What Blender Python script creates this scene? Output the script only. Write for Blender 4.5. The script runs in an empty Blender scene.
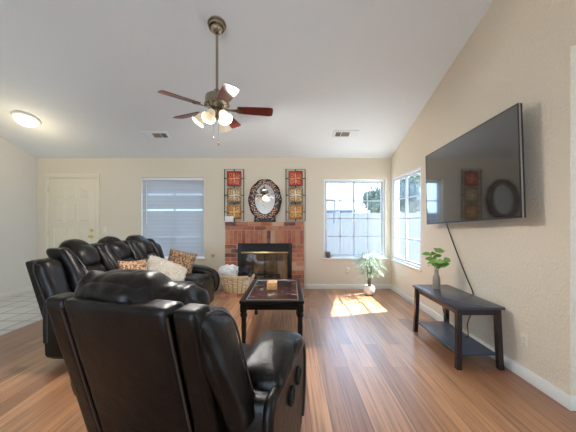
import bpy, bmesh, math, random
from math import sin, cos, pi, radians, sqrt, atan2
from mathutils import Vector, Matrix, noise

random.seed(7)
S = bpy.context.scene
COL = S.collection

# ------------------------------------------------------------------ camera, world, sun, exposure
cam_data = bpy.data.cameras.new('camera')
cam_data.sensor_width = 36.0
cam_data.lens = 290.0 / 576.0 * 36.0
cam_data.shift_x = -3.0 / 576.0
cam_data.shift_y = 6.0 / 576.0
cam_data.clip_start = 0.05
camera = bpy.data.objects.new('camera', cam_data)
camera.location = (0, 0, 1.25)
camera.rotation_euler = (pi / 2, 0, 0)
COL.objects.link(camera)
S.camera = camera

world = bpy.data.worlds.new('sky')
S.world = world
world.use_nodes = True
bg = world.node_tree.nodes['Background']
bg.inputs[0].default_value = (0.49, 0.72, 1.0, 1)
bg.inputs[1].default_value = 5.3

def lamp(name, kind, loc, energy, color, rot=None, **kw):
    l = bpy.data.lights.new(name, kind)
    l.energy = energy
    l.color = color
    for k, v in kw.items():
        setattr(l, k, v)
    o = bpy.data.objects.new(name, l)
    o.location = loc
    if rot is not None:
        o.rotation_euler = rot
    COL.objects.link(o)
    return o

sun_dir = Vector((-0.484, -0.14, -0.58))
sun = lamp('sun', 'SUN', (6, 4, 8), 36.0, (1.0, 0.95, 0.86), sun_dir.to_track_quat('-Z', 'Y').to_euler(), angle=radians(0.6))
# unseen fill lamps added behind the camera and in the side room
lamp('rear_fill_light', 'AREA', (-1.6, -3.3, 1.35), 26, (0.92, 0.95, 1.0), (radians(90), 0, 0), shape='RECTANGLE', size=2.6, size_y=2.1)
lamp('side_room_fill_light', 'AREA', (3.3, 0.6, 1.4), 22, (0.72, 0.87, 1.0), (radians(90), 0, radians(90)), shape='RECTANGLE', size=1.6, size_y=1.8)

S.view_settings.view_transform = 'Standard'
S.view_settings.look = 'None'
S.view_settings.gamma = 1
S.view_settings.use_curve_mapping = False
S.view_settings.exposure = 0.58
try:
    S.cycles.diffuse_bounces = 6
    S.cycles.max_bounces = 12
    S.cycles.transparent_max_bounces = 16
except Exception:
    pass

# ------------------------------------------------------------------ materials
def newmat(name):
    m = bpy.data.materials.new(name)
    m.use_nodes = True
    nt = m.node_tree
    return m, nt, nt.nodes['Principled BSDF']

def coords(nt, scale=(1, 1, 1), which='Object', rot=(0, 0, 0)):
    tc = nt.nodes.new('ShaderNodeTexCoord')
    mp = nt.nodes.new('ShaderNodeMapping')
    mp.inputs['Scale'].default_value = scale
    mp.inputs['Rotation'].default_value = rot
    nt.links.new(tc.outputs[which], mp.inputs['Vector'])
    return mp.outputs['Vector']

def add_bump(nt, p, height, strength, dist=0.01):
    b = nt.nodes.new('ShaderNodeBump')
    b.inputs['Strength'].default_value = strength
    b.inputs['Distance'].default_value = dist
    nt.links.new(height, b.inputs['Height'])
    nt.links.new(b.outputs['Normal'], p.inputs['Normal'])

def noise_tex(nt, vec, scale, detail=4, rough=0.55):
    n = nt.nodes.new('ShaderNodeTexNoise')
    n.inputs['Scale'].default_value = scale
    n.inputs['Detail'].default_value = detail
    n.inputs['Roughness'].default_value = rough
    nt.links.new(vec, n.inputs['Vector'])
    return n

def ramp(nt, fac, stops):
    r = nt.nodes.new('ShaderNodeValToRGB')
    el = r.color_ramp.elements
    while len(el) < len(stops):
        el.new(0.5)
    for e, (pos, c) in zip(el, stops):
        e.position = pos
        e.color = (*c, 1) if len(c) == 3 else c
    nt.links.new(fac, r.inputs['Fac'])
    return r.outputs['Color']

def mixcol(nt, a, b, fac, mode='MIX'):
    m = nt.nodes.new('ShaderNodeMix')
    m.data_type = 'RGBA'
    m.blend_type = mode
    for sock, v in ((m.inputs[6], a), (m.inputs[7], b)):
        if isinstance(v, (tuple, list)):
            sock.default_value = (*v, 1)
        else:
            nt.links.new(v, sock)
    if isinstance(fac, (int, float)):
        m.inputs[0].default_value = fac
    else:
        nt.links.new(fac, m.inputs[0])
    return m.outputs[2]

def mat(name, color, rough=0.5, metal=0.0, bump=None, var=None, spec=None, coat=0.0, sheen=0.0):
    """bump=(scale, strength, distance); var=(scale, second colour)"""
    m, nt, p = newmat(name)
    p.inputs['Base Color'].default_value = (*color, 1)
    p.inputs['Roughness'].default_value = rough
    p.inputs['Metallic'].default_value = metal
    if spec is not None:
        p.inputs['Specular IOR Level'].default_value = spec
    if coat:
        p.inputs['Coat Weight'].default_value = coat
        p.inputs['Coat Roughness'].default_value = 0.1
    if sheen:
        p.inputs['Sheen Weight'].default_value = sheen
    v = None
    if bump or var:
        v = coords(nt)
    if bump:
        n = noise_tex(nt, v, bump[0])
        add_bump(nt, p, n.outputs['Fac'], bump[1], bump[2])
    if var:
        n = noise_tex(nt, v, var[0], 3)
        c = ramp(nt, n.outputs['Fac'], [(0.35, color), (0.65, var[1])])
        nt.links.new(c, p.inputs['Base Color'])
    return m

def emit(m, color, strength):
    p = m.node_tree.nodes['Principled BSDF']
    p.inputs['Emission Color'].default_value = (*color, 1)
    p.inputs['Emission Strength'].default_value = strength
    return m

M = {}
M['wall'] = mat('cream_wall_paint', (0.70, 0.64, 0.515), 0.75, bump=(70, 0.35, 0.006))
M['wall_side'] = mat('warm_white_wall_paint', (0.78, 0.685, 0.54), 0.7, bump=(42, 0.7, 0.02))
M['wall_entry'] = mat('off_white_wall_paint', (0.70, 0.69, 0.65), 0.75, bump=(70, 0.3, 0.006))
M['ceiling'] = mat('ceiling_paint', (0.80, 0.85, 0.88), 0.85, bump=(55, 0.6, 0.01))
M['trim'] = mat('white_trim_paint', (0.78, 0.77, 0.72), 0.45)
M['door'] = mat('cream_door_paint', (0.74, 0.69, 0.55), 0.5)
M['vinyl'] = mat('white_window_vinyl', (0.80, 0.82, 0.84), 0.4)
M['plastic_ivory'] = mat('ivory_plastic', (0.78, 0.72, 0.58), 0.35)
M['plastic_white'] = mat('white_plastic', (0.82, 0.82, 0.80), 0.35)
M['black_slot'] = mat('dark_slot', (0.02, 0.02, 0.02), 0.6)
M['nickel'] = mat('brushed_nickel', (0.36, 0.31, 0.24), 0.22, 1.0)
M['brass'] = mat('brass', (0.75, 0.55, 0.25), 0.3, 1.0)
M['black_metal'] = mat('black_metal', (0.008, 0.008, 0.008), 0.55)
M['black_wood'] = mat('black_lacquered_wood', (0.008, 0.007, 0.007), 0.3, bump=(40, 0.05, 0.002), spec=0.3)
M['espresso'] = mat('espresso_wood', (0.026, 0.017, 0.016), 0.24, bump=(60, 0.08, 0.002))
M['blue_sheen'] = mat('espresso_wood_blue_sheen', (0.046, 0.056, 0.088), 0.26, bump=(60, 0.06, 0.002))  # espresso wood with the bluish reflected sheen put into its colour
M['blue_sheen_shelf'] = mat('shelf_wood_blue_sheen', (0.062, 0.078, 0.115), 0.3, bump=(60, 0.06, 0.002))  # stronger bluish sheen painted into the shelf colour
M['blade'] = mat('cherry_fan_blade', (0.20, 0.032, 0.02), 0.30, var=(9, (0.14, 0.022, 0.014)))
M['cable'] = mat('black_cable', (0.012, 0.012, 0.012), 0.5)
M['tv_plastic'] = mat('black_tv_plastic', (0.012, 0.012, 0.013), 0.35)
M['tv_edge'] = mat('silver_tv_edge', (0.45, 0.45, 0.47), 0.3, 0.8)
M['tv_screen'] = mat('tv_glass', (0.012, 0.012, 0.013), 0.045, spec=1.0, coat=0.75)
M['stitch'] = mat('leather_piping', (0.05, 0.038, 0.032), 0.35)
M['fur'] = mat('cream_fur', (0.86, 0.80, 0.71), 0.9)
M['sash'] = mat('backlit_white_window_grid', (0.50, 0.53, 0.57), 0.5)  # white vinyl greyed: its backlit shade is put into the colour
M['mirror'] = mat('mirror_glass', (0.92, 0.93, 0.93), 0.01, 1.0)
M['leaf_pale'] = mat('pale_green_leaf', (0.19, 0.32, 0.20), 0.45, var=(6, (0.33, 0.45, 0.34)))
M['leaf_bright'] = mat('bright_green_leaf', (0.16, 0.36, 0.07), 0.4, var=(14, (0.28, 0.48, 0.12)))
M['stem_dark'] = mat('dark_cane', (0.05, 0.035, 0.025), 0.6)
M['stem_green'] = mat('green_stem', (0.14, 0.22, 0.07), 0.5)
M['pot_white'] = mat('white_ceramic', (0.82, 0.80, 0.76), 0.3)
M['vase'] = mat('taupe_ceramic', (0.34, 0.29, 0.24), 0.5, bump=(30, 0.2, 0.004))
M['wicker'] = mat('wicker', (0.70, 0.52, 0.30), 0.6, var=(12, (0.80, 0.65, 0.42)))
M['wicker_dark'] = mat('brown_wicker', (0.34, 0.20, 0.09), 0.6)
M['towel_white'] = mat('pale_grey_towel', (0.80, 0.80, 0.81), 0.95, bump=(120, 0.8, 0.01), var=(18, (0.92, 0.92, 0.92)))
M['towel_dark'] = mat('dark_plum_throw', (0.035, 0.022, 0.028), 0.9, bump=(90, 0.8, 0.01))
M['mortar'] = mat('mortar', (0.50, 0.38, 0.30), 0.9, bump=(90, 0.4, 0.004))
BRICKS = []
for i, c in enumerate([(0.40, 0.115, 0.055), (0.30, 0.075, 0.042), (0.50, 0.20, 0.10), (0.14, 0.045, 0.035), (0.60, 0.38, 0.26), (0.44, 0.15, 0.075)]):
    BRICKS.append(mat('brick_tone', c, 0.85, bump=(60, 0.6, 0.006), var=(13, tuple(x * 0.80 + y * 0.20 for x, y in zip(c, (0.62, 0.46, 0.36))))))
M['firebrick'] = mat('sooty_firebrick', (0.19, 0.145, 0.105), 0.9, bump=(30, 0.6, 0.01), var=(5, (0.10, 0.075, 0.05)))
M['log'] = mat('grey_log', (0.24, 0.20, 0.16), 0.9, bump=(40, 0.8, 0.02), var=(10, (0.08, 0.06, 0.05)))
M['concrete'] = mat('grey_concrete', (0.27, 0.27, 0.26), 0.9, bump=(20, 0.2, 0.01))
M['fence'] = mat('grey_fence_paint', (0.185, 0.19, 0.195), 0.7)  # white fence given a darker grey base against overexposure
M['stucco'] = mat('pinkish_stucco', (0.20, 0.155, 0.15), 0.9, bump=(40, 0.4, 0.01))
M['shingle'] = mat('blue_grey_shingle', (0.075, 0.095, 0.12), 0.9, bump=(25, 0.5, 0.02))
M['tree_leaf'] = mat('garden_tree_leaf', (0.045, 0.075, 0.05), 0.6, var=(3, (0.075, 0.11, 0.075)))
M['bark'] = mat('bark', (0.14, 0.10, 0.07), 0.9)
M['pipe'] = mat('grey_pipe', (0.07, 0.08, 0.10), 0.5)
M['wood_box'] = mat('brown_wood_block', (0.14, 0.07, 0.05), 0.5)
M['candle_glass'] = mat('amber_candle_glass', (0.75, 0.36, 0.14), 0.25, var=(20, (0.82, 0.50, 0.25)))
M['wax'] = mat('cream_wax', (0.80, 0.62, 0.40), 0.5)
M['copper_chip'] = mat('copper_mosaic', (0.56, 0.22, 0.11), 0.35, 0.3)
M['tan_chip'] = mat('tan_mosaic', (0.55, 0.42, 0.28), 0.4, 0.2)
M['mirror_frame'] = mat('dark_mirror_frame', (0.014, 0.006, 0.005), 0.4)
M['vent_dark'] = mat('vent_grille_dark_brown', (0.10, 0.085, 0.07), 0.7)  # darker brown for one grille section
M['vent_mid'] = mat('vent_grille_brown', (0.30, 0.25, 0.20), 0.7)

def leather():
    m, nt, p = newmat('dark_brown_leather')
    v = coords(nt)
    n1 = noise_tex(nt, v, 7, 4)
    c = ramp(nt, n1.outputs['Fac'], [(0.3, (0.0040, 0.0026, 0.0020)), (0.7, (0.0085, 0.0056, 0.0042))])
    nt.links.new(c, p.inputs['Base Color'])
    p.inputs['Roughness'].default_value = 0.34
    p.inputs['Specular IOR Level'].default_value = 0.36
    n2 = noise_tex(nt, v, 190, 3)
    n3 = noise_tex(nt, v, 16, 5)
    ad = nt.nodes.new('ShaderNodeMath')
    ad.operation = 'MULTIPLY_ADD'
    ad.inputs[1].default_value = 4.0
    nt.links.new(n3.outputs['Fac'], ad.inputs[0])
    nt.links.new(n2.outputs['Fac'], ad.inputs[2])
    add_bump(nt, p, ad.outputs[0], 0.25, 0.004)
    return m
M['leather'] = leather()

def floor_wood():
    m, nt, p = newmat('oak_laminate_planks')
    v = coords(nt, rot=(0, 0, radians(90)))
    br = nt.nodes.new('ShaderNodeTexBrick')
    br.inputs['Scale'].default_value = 1.0
    br.inputs['Brick Width'].default_value = 1.25
    br.inputs['Row Height'].default_value = 0.125
    br.inputs['Mortar Size'].default_value = 0.0012
    br.inputs['Mortar Smooth'].default_value = 0.2
    br.inputs['Color1'].default_value = (0.25, 0.10, 0.043, 1)
    br.inputs['Color2'].default_value = (0.55, 0.285, 0.14, 1)
    br.inputs['Mortar'].default_value = (0.10, 0.04, 0.02, 1)
    br.offset = 0.37
    nt.links.new(v, br.inputs['Vector'])
    g = coords(nt, scale=(30, 0.75, 1))
    n = noise_tex(nt, g, 2.0, 4, 0.5)
    gr = ramp(nt, n.outputs['Fac'], [(0.36, (0.52, 0.46, 0.41)), (0.47, (0.95, 0.94, 0.93)), (0.66, (1.28, 1.24, 1.2))])
    c = mixcol(nt, br.outputs['Color'], gr, 0.8, 'MULTIPLY')
    nt.links.new(c, p.inputs['Base Color'])
    p.inputs['Specular IOR Level'].default_value = 0.2
    p.inputs['Coat Weight'].default_value = 0.8
    p.inputs['Coat IOR'].default_value = 1.8
    p.inputs['Coat Roughness'].default_value = 0.43
    n2 = noise_tex(nt, v, 9, 2)
    rr = ramp(nt, n2.outputs['Fac'], [(0.3, (0.28, 0.28, 0.28)), (0.7, (0.36, 0.36, 0.36))])
    nt.links.new(rr, p.inputs['Roughness'])
    add_bump(nt, p, n.outputs['Fac'], 0.08, 0.002)
    return m
M['floor'] = floor_wood()

def floor_tile():
    m, nt, p = newmat('pale_entry_tile')
    v = coords(nt)
    br = nt.nodes.new('ShaderNodeTexBrick')
    br.inputs['Scale'].default_value = 1.0
    br.inputs['Brick Width'].default_value = 0.305
    br.inputs['Row Height'].default_value = 0.305
    br.inputs['Mortar Size'].default_value = 0.011
    br.inputs['Color1'].default_value = (0.60, 0.60, 0.58, 1)
    br.inputs['Color2'].default_value = (0.66, 0.655, 0.63, 1)
    br.inputs['Mortar'].default_value = (0.27, 0.27, 0.27, 1)
    br.offset = 0.0
    nt.links.new(v, br.inputs['Vector'])
    nt.links.new(br.outputs['Color'], p.inputs['Base Color'])
    p.inputs['Roughness'].default_value = 0.35
    return m
M['tile'] = floor_tile()

def thin_glass(name, tint=(1, 1, 1), gloss=0.08):
    m = bpy.data.materials.new(name)
    m.use_nodes = True
    nt = m.node_tree
    nt.nodes.clear()
    out = nt.nodes.new('ShaderNodeOutputMaterial')
    tr = nt.nodes.new('ShaderNodeBsdfTransparent')
    tr.inputs[0].default_value = (*tint, 1)
    gl = nt.nodes.new('ShaderNodeBsdfGlossy')
    gl.inputs['Roughness'].default_value = 0.02
    mx = nt.nodes.new('ShaderNodeMixShader')
    mx.inputs[0].default_value = gloss
    nt.links.new(tr.outputs[0], mx.inputs[1])
    nt.links.new(gl.outputs[0], mx.inputs[2])
    nt.links.new(mx.outputs[0], out.inputs[0])
    return m
M['glass'] = thin_glass('window_glass', (0.95, 0.97, 1.0), 0.05)
M['fire_glass'] = thin_glass('smoked_fire_glass', (0.72, 0.66, 0.58), 0.06)

def translucent(name, color, mixes, transparent=0.0):
    m = bpy.data.materials.new(name)
    m.use_nodes = True
    nt = m.node_tree
    nt.nodes.clear()
    out = nt.nodes.new('ShaderNodeOutputMaterial')
    df = nt.nodes.new('ShaderNodeBsdfDiffuse')
    df.inputs[0].default_value = (*color, 1)
    tl = nt.nodes.new('ShaderNodeBsdfTranslucent')
    tl.inputs[0].default_value = (*color, 1)
    mx = nt.nodes.new('ShaderNodeMixShader')
    mx.inputs[0].default_value = mixes
    nt.links.new(df.outputs[0], mx.inputs[1])
    nt.links.new(tl.outputs[0], mx.inputs[2])
    last = mx
    if transparent:
        tp = nt.nodes.new('ShaderNodeBsdfTransparent')
        m2 = nt.nodes.new('ShaderNodeMixShader')
        m2.inputs[0].default_value = transparent
        nt.links.new(mx.outputs[0], m2.inputs[1])
        nt.links.new(tp.outputs[0], m2.inputs[2])
        last = m2
    nt.links.new(last.outputs[0], out.inputs[0])
    return m
M['blind'] = translucent('white_blind_slat', (0.47, 0.50, 0.53), 0.012)
M['screen'] = translucent('pale_solar_screen', (0.13, 0.145, 0.165), 0.40, 0.66)
M['shade_glass'] = emit(mat('frosted_lamp_glass', (0.62, 0.58, 0.48), 0.4), (1.0, 0.80, 0.52), 0.22)
M['shade_bright'] = emit(mat('bright_frosted_lamp_glass', (0.5, 0.48, 0.42), 0.4), (1.0, 0.88, 0.66), 0.8)
M['dome_glass'] = emit(mat('glowing_dome_glass', (0.9, 0.88, 0.8), 0.4), (1.0, 0.88, 0.62), 1.3)

def leopard():
    m, nt, p = newmat('leopard_print_fabric')
    v = coords(nt)
    vo = nt.nodes.new('ShaderNodeTexVoronoi')
    vo.inputs['Scale'].default_value = 52
    nt.links.new(v, vo.inputs['Vector'])
    nz = noise_tex(nt, v, 45, 2)
    ad = nt.nodes.new('ShaderNodeMath')
    ad.operation = 'MULTIPLY_ADD'
    ad.inputs[1].default_value = 0.35
    nt.links.new(nz.outputs['Fac'], ad.inputs[0])
    nt.links.new(vo.outputs['Distance'], ad.inputs[2])
    c = ramp(nt, ad.outputs[0], [(0.30, (0.26, 0.10, 0.035)), (0.40, (0.028, 0.014, 0.009)), (0.60, (0.035, 0.017, 0.010)), (0.66, (0.46, 0.27, 0.15))])
    nt.links.new(c, p.inputs['Base Color'])
    p.inputs['Roughness'].default_value = 0.9
    return m
M['leopard'] = leopard()

def table_top():
    m, nt, p = newmat('dark_marbled_glass')
    v = coords(nt)
    n = noise_tex(nt, v, 9, 6, 0.7)
    c = ramp(nt, n.outputs['Fac'], [(0.42, (0.010, 0.010, 0.013)), (0.54, (0.022, 0.017, 0.020)), (0.60, (0.15, 0.08, 0.06)), (0.66, (0.30, 0.30, 0.34))])
    nt.links.new(c, p.inputs['Base Color'])
    p.inputs['Roughness'].default_value = 0.15
    p.inputs['Specular IOR Level'].default_value = 0.28
    return m
M['table_top'] = table_top()

def tile_art(name, a, b, c3):
    m, nt, p = newmat(name)
    v = coords(nt)
    n = noise_tex(nt, v, 34, 2)
    c = ramp(nt, n.outputs['Fac'], [(0.38, a), (0.52, b), (0.64, c3)])
    nt.links.new(c, p.inputs['Base Color'])
    p.inputs['Roughness'].default_value = 0.45
    return m
M['art_red'] = tile_art('red_art_tile', (0.22, 0.012, 0.008), (0.50, 0.03, 0.012), (0.60, 0.10, 0.03))
M['art_tan'] = tile_art('tan_art_tile', (0.14, 0.06, 0.02), (0.42, 0.24, 0.08), (0.55, 0.40, 0.18))
M['art_orange'] = tile_art('orange_art_tile', (0.28, 0.07, 0.01), (0.55, 0.20, 0.02), (0.62, 0.32, 0.06))
M['scroll_red'] = mat('red_scrollwork', (0.74, 0.34, 0.18), 0.4)
M['scroll_tan'] = mat('cream_scrollwork', (0.78, 0.70, 0.50), 0.4)
M['scroll_orange'] = mat('amber_scrollwork', (0.80, 0.60, 0.28), 0.4)

# ------------------------------------------------------------------ geometry helpers
def link_mesh(name, bm, m, parent=None, smooth=40, loc=None):
    me = bpy.data.meshes.new(name)
    bmesh.ops.recalc_face_normals(bm, faces=bm.faces[:])
    bm.to_mesh(me)
    bm.free()
    for x in (m if isinstance(m, (list, tuple)) else [m]):
        me.materials.append(x)
    if smooth:
        for p in me.polygons:
            p.use_smooth = True
        me.set_sharp_from_angle(angle=radians(smooth))
    o = bpy.data.objects.new(name, me)
    COL.objects.link(o)
    if parent is not None:
        o.parent = parent
    if loc is not None:
        o.location = loc
    return o

def tag(o, label=None, cat=None, group=None, kind=None):
    if label: o['label'] = label
    if cat: o['category'] = cat
    if group: o['group'] = group
    if kind: o['kind'] = kind
    return o

def thing(name, label, cat, loc=(0, 0, 0), rot=(0, 0, 0), group=None):
    o = bpy.data.objects.new(name, None)
    o.empty_display_size = 0.1
    o.location = loc
    o.rotation_euler = rot
    COL.objects.link(o)
    return tag(o, label, cat, group)

def copy_tree(o, parent=None):
    c = o.copy()
    COL.objects.link(c)
    if parent is not None:
        c.parent = parent
    for ch in list(o.children):
        copy_tree(ch, c)
    return c

def BM():
    return bmesh.new()

def box(bm, x0, x1, y0, y1, z0, z1, bev=0.0, seg=2, mi=0, mtx=None):
    vs = [bm.verts.new((x, y, z)) for z in (z0, z1) for y in (y0, y1) for x in (x0, x1)]
    idx = [(0, 2, 3, 1), (4, 5, 7, 6), (0, 1, 5, 4), (2, 6, 7, 3), (0, 4, 6, 2), (1, 3, 7, 5)]
    fs = [bm.faces.new([vs[i] for i in f]) for f in idx]
    for f in fs:
        f.material_index = mi
    if mtx is not None:
        bmesh.ops.transform(bm, matrix=mtx, verts=vs)
    if bev > 0:
        es = list({e for f in fs for e in f.edges})
        r = bmesh.ops.bevel(bm, geom=es, offset=bev, segments=seg, profile=0.5, affect='EDGES')
        for f in r['faces']:
            f.material_index = mi
    return vs

def onebox(name, m, parent, x0, x1, y0, y1, z0, z1, bev=0.004, **kw):
    bm = BM()
    box(bm, x0, x1, y0, y1, z0, z1, bev)
    return link_mesh(name, bm, m, parent, **kw)

def tube(bm, pts, r, seg=8, mi=0, cap=True, closed=False):
    pts = [Vector(p) for p in pts]
    n = len(pts)
    rs = r if isinstance(r, (list, tuple)) else [r] * n
    rings = []
    prev = None
    for i, p in enumerate(pts):
        if closed:
            t = pts[(i + 1) % n] - pts[i - 1]
        elif i == 0:
            t = pts[1] - pts[0]
        elif i == n - 1:
            t = pts[-1] - pts[-2]
        else:
            t = pts[i + 1] - pts[i - 1]
        t.normalize()
        if prev is None:
            a = Vector((0, 0, 1)) if abs(t.z) < 0.9 else Vector((1, 0, 0))
            u = t.cross(a).normalized()
        else:
            u = (prev - t * prev.dot(t)).normalized()
        prev = u
        w = t.cross(u)
        rings.append([bm.verts.new(p + (u * cos(2 * pi * k / seg) + w * sin(2 * pi * k / seg)) * rs[i]) for k in range(seg)])
    m = n if closed else n - 1
    for i in range(m):
        A, B = rings[i], rings[(i + 1) % n]
        for k in range(seg):
            f = bm.faces.new((A[k], A[(k + 1) % seg], B[(k + 1) % seg], B[k]))
            f.material_index = mi
    if cap and not closed:
        for R in (rings[0], rings[-1]):
            f = bm.faces.new(R)
            f.material_index = mi
    return rings

def smooth_path(pts, n=6, closed=False):
    P = [Vector(p) for p in pts]
    out = []
    N = len(P)
    for i in range(N if closed else N - 1):
        if closed:
            a, b, c, d = P[i - 1], P[i], P[(i + 1) % N], P[(i + 2) % N]
        else:
            a, b, c, d = P[max(i - 1, 0)], P[i], P[i + 1], P[min(i + 2, N - 1)]
        for k in range(n):
            t = k / n
            out.append(0.5 * ((2 * b) + (c - a) * t + (2 * a - 5 * b + 4 * c - d) * t * t + (3 * b - a - 3 * c + d) * t ** 3))
    if not closed:
        out.append(P[-1])
    return out

def lathe(bm, prof, cx=0, cy=0, cz=0, seg=24, mi=0, sx=1, sy=1, mtx=None):
    rings = []
    for r, z in prof:
        rings.append([bm.verts.new((cx + max(r, 1e-4) * sx * cos(2 * pi * k / seg), cy + max(r, 1e-4) * sy * sin(2 * pi * k / seg), cz + z)) for k in range(seg)])
    for A, B in zip(rings, rings[1:]):
        for k in range(seg):
            f = bm.faces.new((A[k], A[(k + 1) % seg], B[(k + 1) % seg], B[k]))
            f.material_index = mi
    for R in (rings[0], rings[-1]):
        f = bm.faces.new(R)
        f.material_index = mi
    vs = [v for R in rings for v in R]
    if mtx is not None:
        bmesh.ops.transform(bm, matrix=mtx, verts=vs)
    return vs

def rbox(bm, c, h, r, n=12, crown=(0, 0, 0), deform=None, wr=0.0, wf=6.0, seed=0.0, mi=0):
    """rounded, crowned cushion: centre c, half sizes h, corner radius r"""
    r = min(r, min(h) * 0.98)
    vs = {}
    def vert(i, j, k):
        key = (i, j, k)
        if key in vs:
            return vs[key]
        q = [sin((t / n * 2 - 1) * pi / 2) * 0.55 + (t / n * 2 - 1) * 0.45 for t in key]
        P = Vector((q[0] * h[0], q[1] * h[1], q[2] * h[2]))
        I = Vector([max(-(h[a] - r), min(h[a] - r, P[a])) for a in range(3)])
        d = P - I
        N = d.normalized() if d.length > 1e-9 else Vector((0, 0, 1))
        P2 = I + N * r
        for a in range(3):
            if crown[a]:
                b, e = [x for x in range(3) if x != a]
                P2[a] += crown[a] * q[a] * (1 - q[b] ** 2) * (1 - q[e] ** 2)
        if wr:
            s = noise.fractal(P2 * wf + Vector((seed, seed * 1.7, seed * 0.3)), 0.8, 2.0, 3)
            P2 += N * wr * s
        P2 = P2 + Vector(c)
        if deform:
            P2 = Vector(deform(P2))
        vs[key] = bm.verts.new(P2)
        return vs[key]
    for a in range(3):
        b, e = [x for x in range(3) if x != a]
        for side in (0, n):
            for i in range(n):
                for j in range(n):
                    ks = []
                    for (u, v) in ((i, j), (i + 1, j), (i + 1, j + 1), (i, j + 1)):
                        k = [0, 0, 0]
                        k[a] = side; k[b] = u; k[e] = v
                        ks.append(vert(*k))
                    f = bm.faces.new(ks)
                    f.material_index = mi
    return list(vs.values())

def cushion(name, m, parent, c, h, r, **kw):
    bm = BM()
    rbox(bm, c, h, r, **kw)
    return link_mesh(name, bm, m, parent, smooth=60)

def extrude_profile(bm, prof, axis, a0, a1, bev=0.02, seg=3, mi=0):
    """prof: list of (u, z); axis 'x': u is y, extruded in x; axis 'y': u is x"""
    def pt(u, z, a):
        return (a, u, z) if axis == 'x' else (u, a, z)
    A = [bm.verts.new(pt(u, z, a0)) for u, z in prof]
    B = [bm.verts.new(pt(u, z, a1)) for u, z in prof]
    fa = bm.faces.new(A)
    fb = bm.faces.new(B[::-1])
    n = len(prof)
    sides = []
    for i in range(n):
        sides.append(bm.faces.new((A[i], B[i], B[(i + 1) % n], A[(i + 1) % n])))
    if bev:
        es = list(fa.edges) + list(fb.edges)
        bmesh.ops.bevel(bm, geom=es, offset=bev, segments=seg, profile=0.5, affect='EDGES')

# ------------------------------------------------------------------ the room shell
XL, XR, YB, YR = -4.73, 1.86, 5.40, -3.40
RIDGE = 1.0
SL = 0.308
def ceil_z(y):
    if y >= RIDGE:
        return 2.44 + SL * (YB - y)
    return 2.44 + (2.44 + SL * (YB - RIDGE) - 2.44) * (y - YR) / (RIDGE - YR)

def holed_wall(name, m, axis, a_in, a_out, us, holes, top, extra=()):
    """wall in the plane axis=a_in (room side) to a_out; us=(u0,u1); holes=(u0,u1,z0,z1); top(u)"""
    U = sorted({us[0], us[1], *extra, *[h[0] for h in holes], *[h[1] for h in holes]})
    Z = sorted({0.0, *[h[2] for h in holes], *[h[3] for h in holes]}) + [None]
    bm = BM()
    def P(a, u, z):
        zz = top(u) if z is None else z
        return (u, a, zz) if axis == 'y' else (a, u, zz)
    def solid(i, j):
        if i < 0 or j < 0 or i >= len(U) - 1 or j >= len(Z) - 1:
            return False
        um = (U[i] + U[i + 1]) / 2
        z1 = Z[j + 1] if Z[j + 1] is not None else 9
        zm = (Z[j] + z1) / 2
        return not any(h[0] < um < h[1] and h[2] < zm < h[3] for h in holes)
    def quad(*ps):
        bm.faces.new([bm.verts.new(p) for p in ps])
    for i in range(len(U) - 1):
        for j in range(len(Z) - 1):
            if not solid(i, j):
                continue
            u0, u1, z0, z1 = U[i], U[i + 1], Z[j], Z[j + 1]
            for a in (a_in, a_out):
                quad(P(a, u0, z0), P(a, u1, z0), P(a, u1, z1), P(a, u0, z1))
            for (di, dj, e) in ((-1, 0, ((u0, z0), (u0, z1))), (1, 0, ((u1, z0), (u1, z1))), (0, -1, ((u0, z0), (u1, z0))), (0, 1, ((u0, z1), (u1, z1)))):
                if not solid(i + di, j + dj):
                    quad(P(a_in, *e[0]), P(a_in, *e[1]), P(a_out, *e[1]), P(a_out, *e[0]))
    bmesh.ops.remove_doubles(bm, verts=bm.verts[:], dist=1e-5)
    return tag(link_mesh(name, bm, m, None, smooth=0), kind='structure')

W1 = (-2.79, -1.62, 0.58, 2.08)     # window with blinds, back wall
W2 = (0.61, 1.77, 0.58, 2.05)       # sliding window, back wall
W3 = (4.15, 5.34, 0.57, 2.05)       # side window, right wall (y range)
FB = (-0.94, -0.01, 0.045, 0.84)    # firebox mouth
holed_wall('wall_back', M['wall'], 'y', YB, YB + 0.14, (XL - 0.14, XR + 0.14), [W1, W2, FB], lambda u: ceil_z(YB) + 0.02)
holed_wall('wall_right', M['wall_side'], 'x', XR, XR + 0.14, (YR, YB), [W3, (0.0, 1.93, -1, 2.42)], lambda u: ceil_z(u) + 0.02, extra=(RIDGE,))
holed_wall('wall_left', M['wall_entry'], 'x', XL, XL - 0.14, (YR, YB), [], lambda u: ceil_z(u) + 0.02, extra=(RIDGE,))
PD = (-2.9, -0.3, 0.02, 2.08)  # opening added in the unseen rear wall for fill light
holed_wall('wall_rear', M['wall_entry'], 'y', YR, YR - 0.14, (XL - 0.14, XR + 0.14), [PD], lambda u: 2.46)

bm = BM()
for (y0, z0, y1, z1) in ((YB + 0.14, ceil_z(YB + 0.14), RIDGE, ceil_z(RIDGE)), (RIDGE, ceil_z(RIDGE), YR - 0.14, 2.44 - 0.043)):
    a = [(XL - 0.14, y0, z0), (XR + 0.14, y0, z0), (XR + 0.14, y1, z1), (XL - 0.14, y1, z1)]
    bm.faces.new([bm.verts.new(p) for p in a])
    bm.faces.new([bm.verts.new((p[0], p[1], p[2] + 0.06)) for p in a][::-1])
bmesh.ops.remove_doubles(bm, verts=bm.verts[:], dist=1e-5)
tag(link_mesh('ceiling', bm, M['ceiling'], smooth=0), kind='structure')

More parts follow.
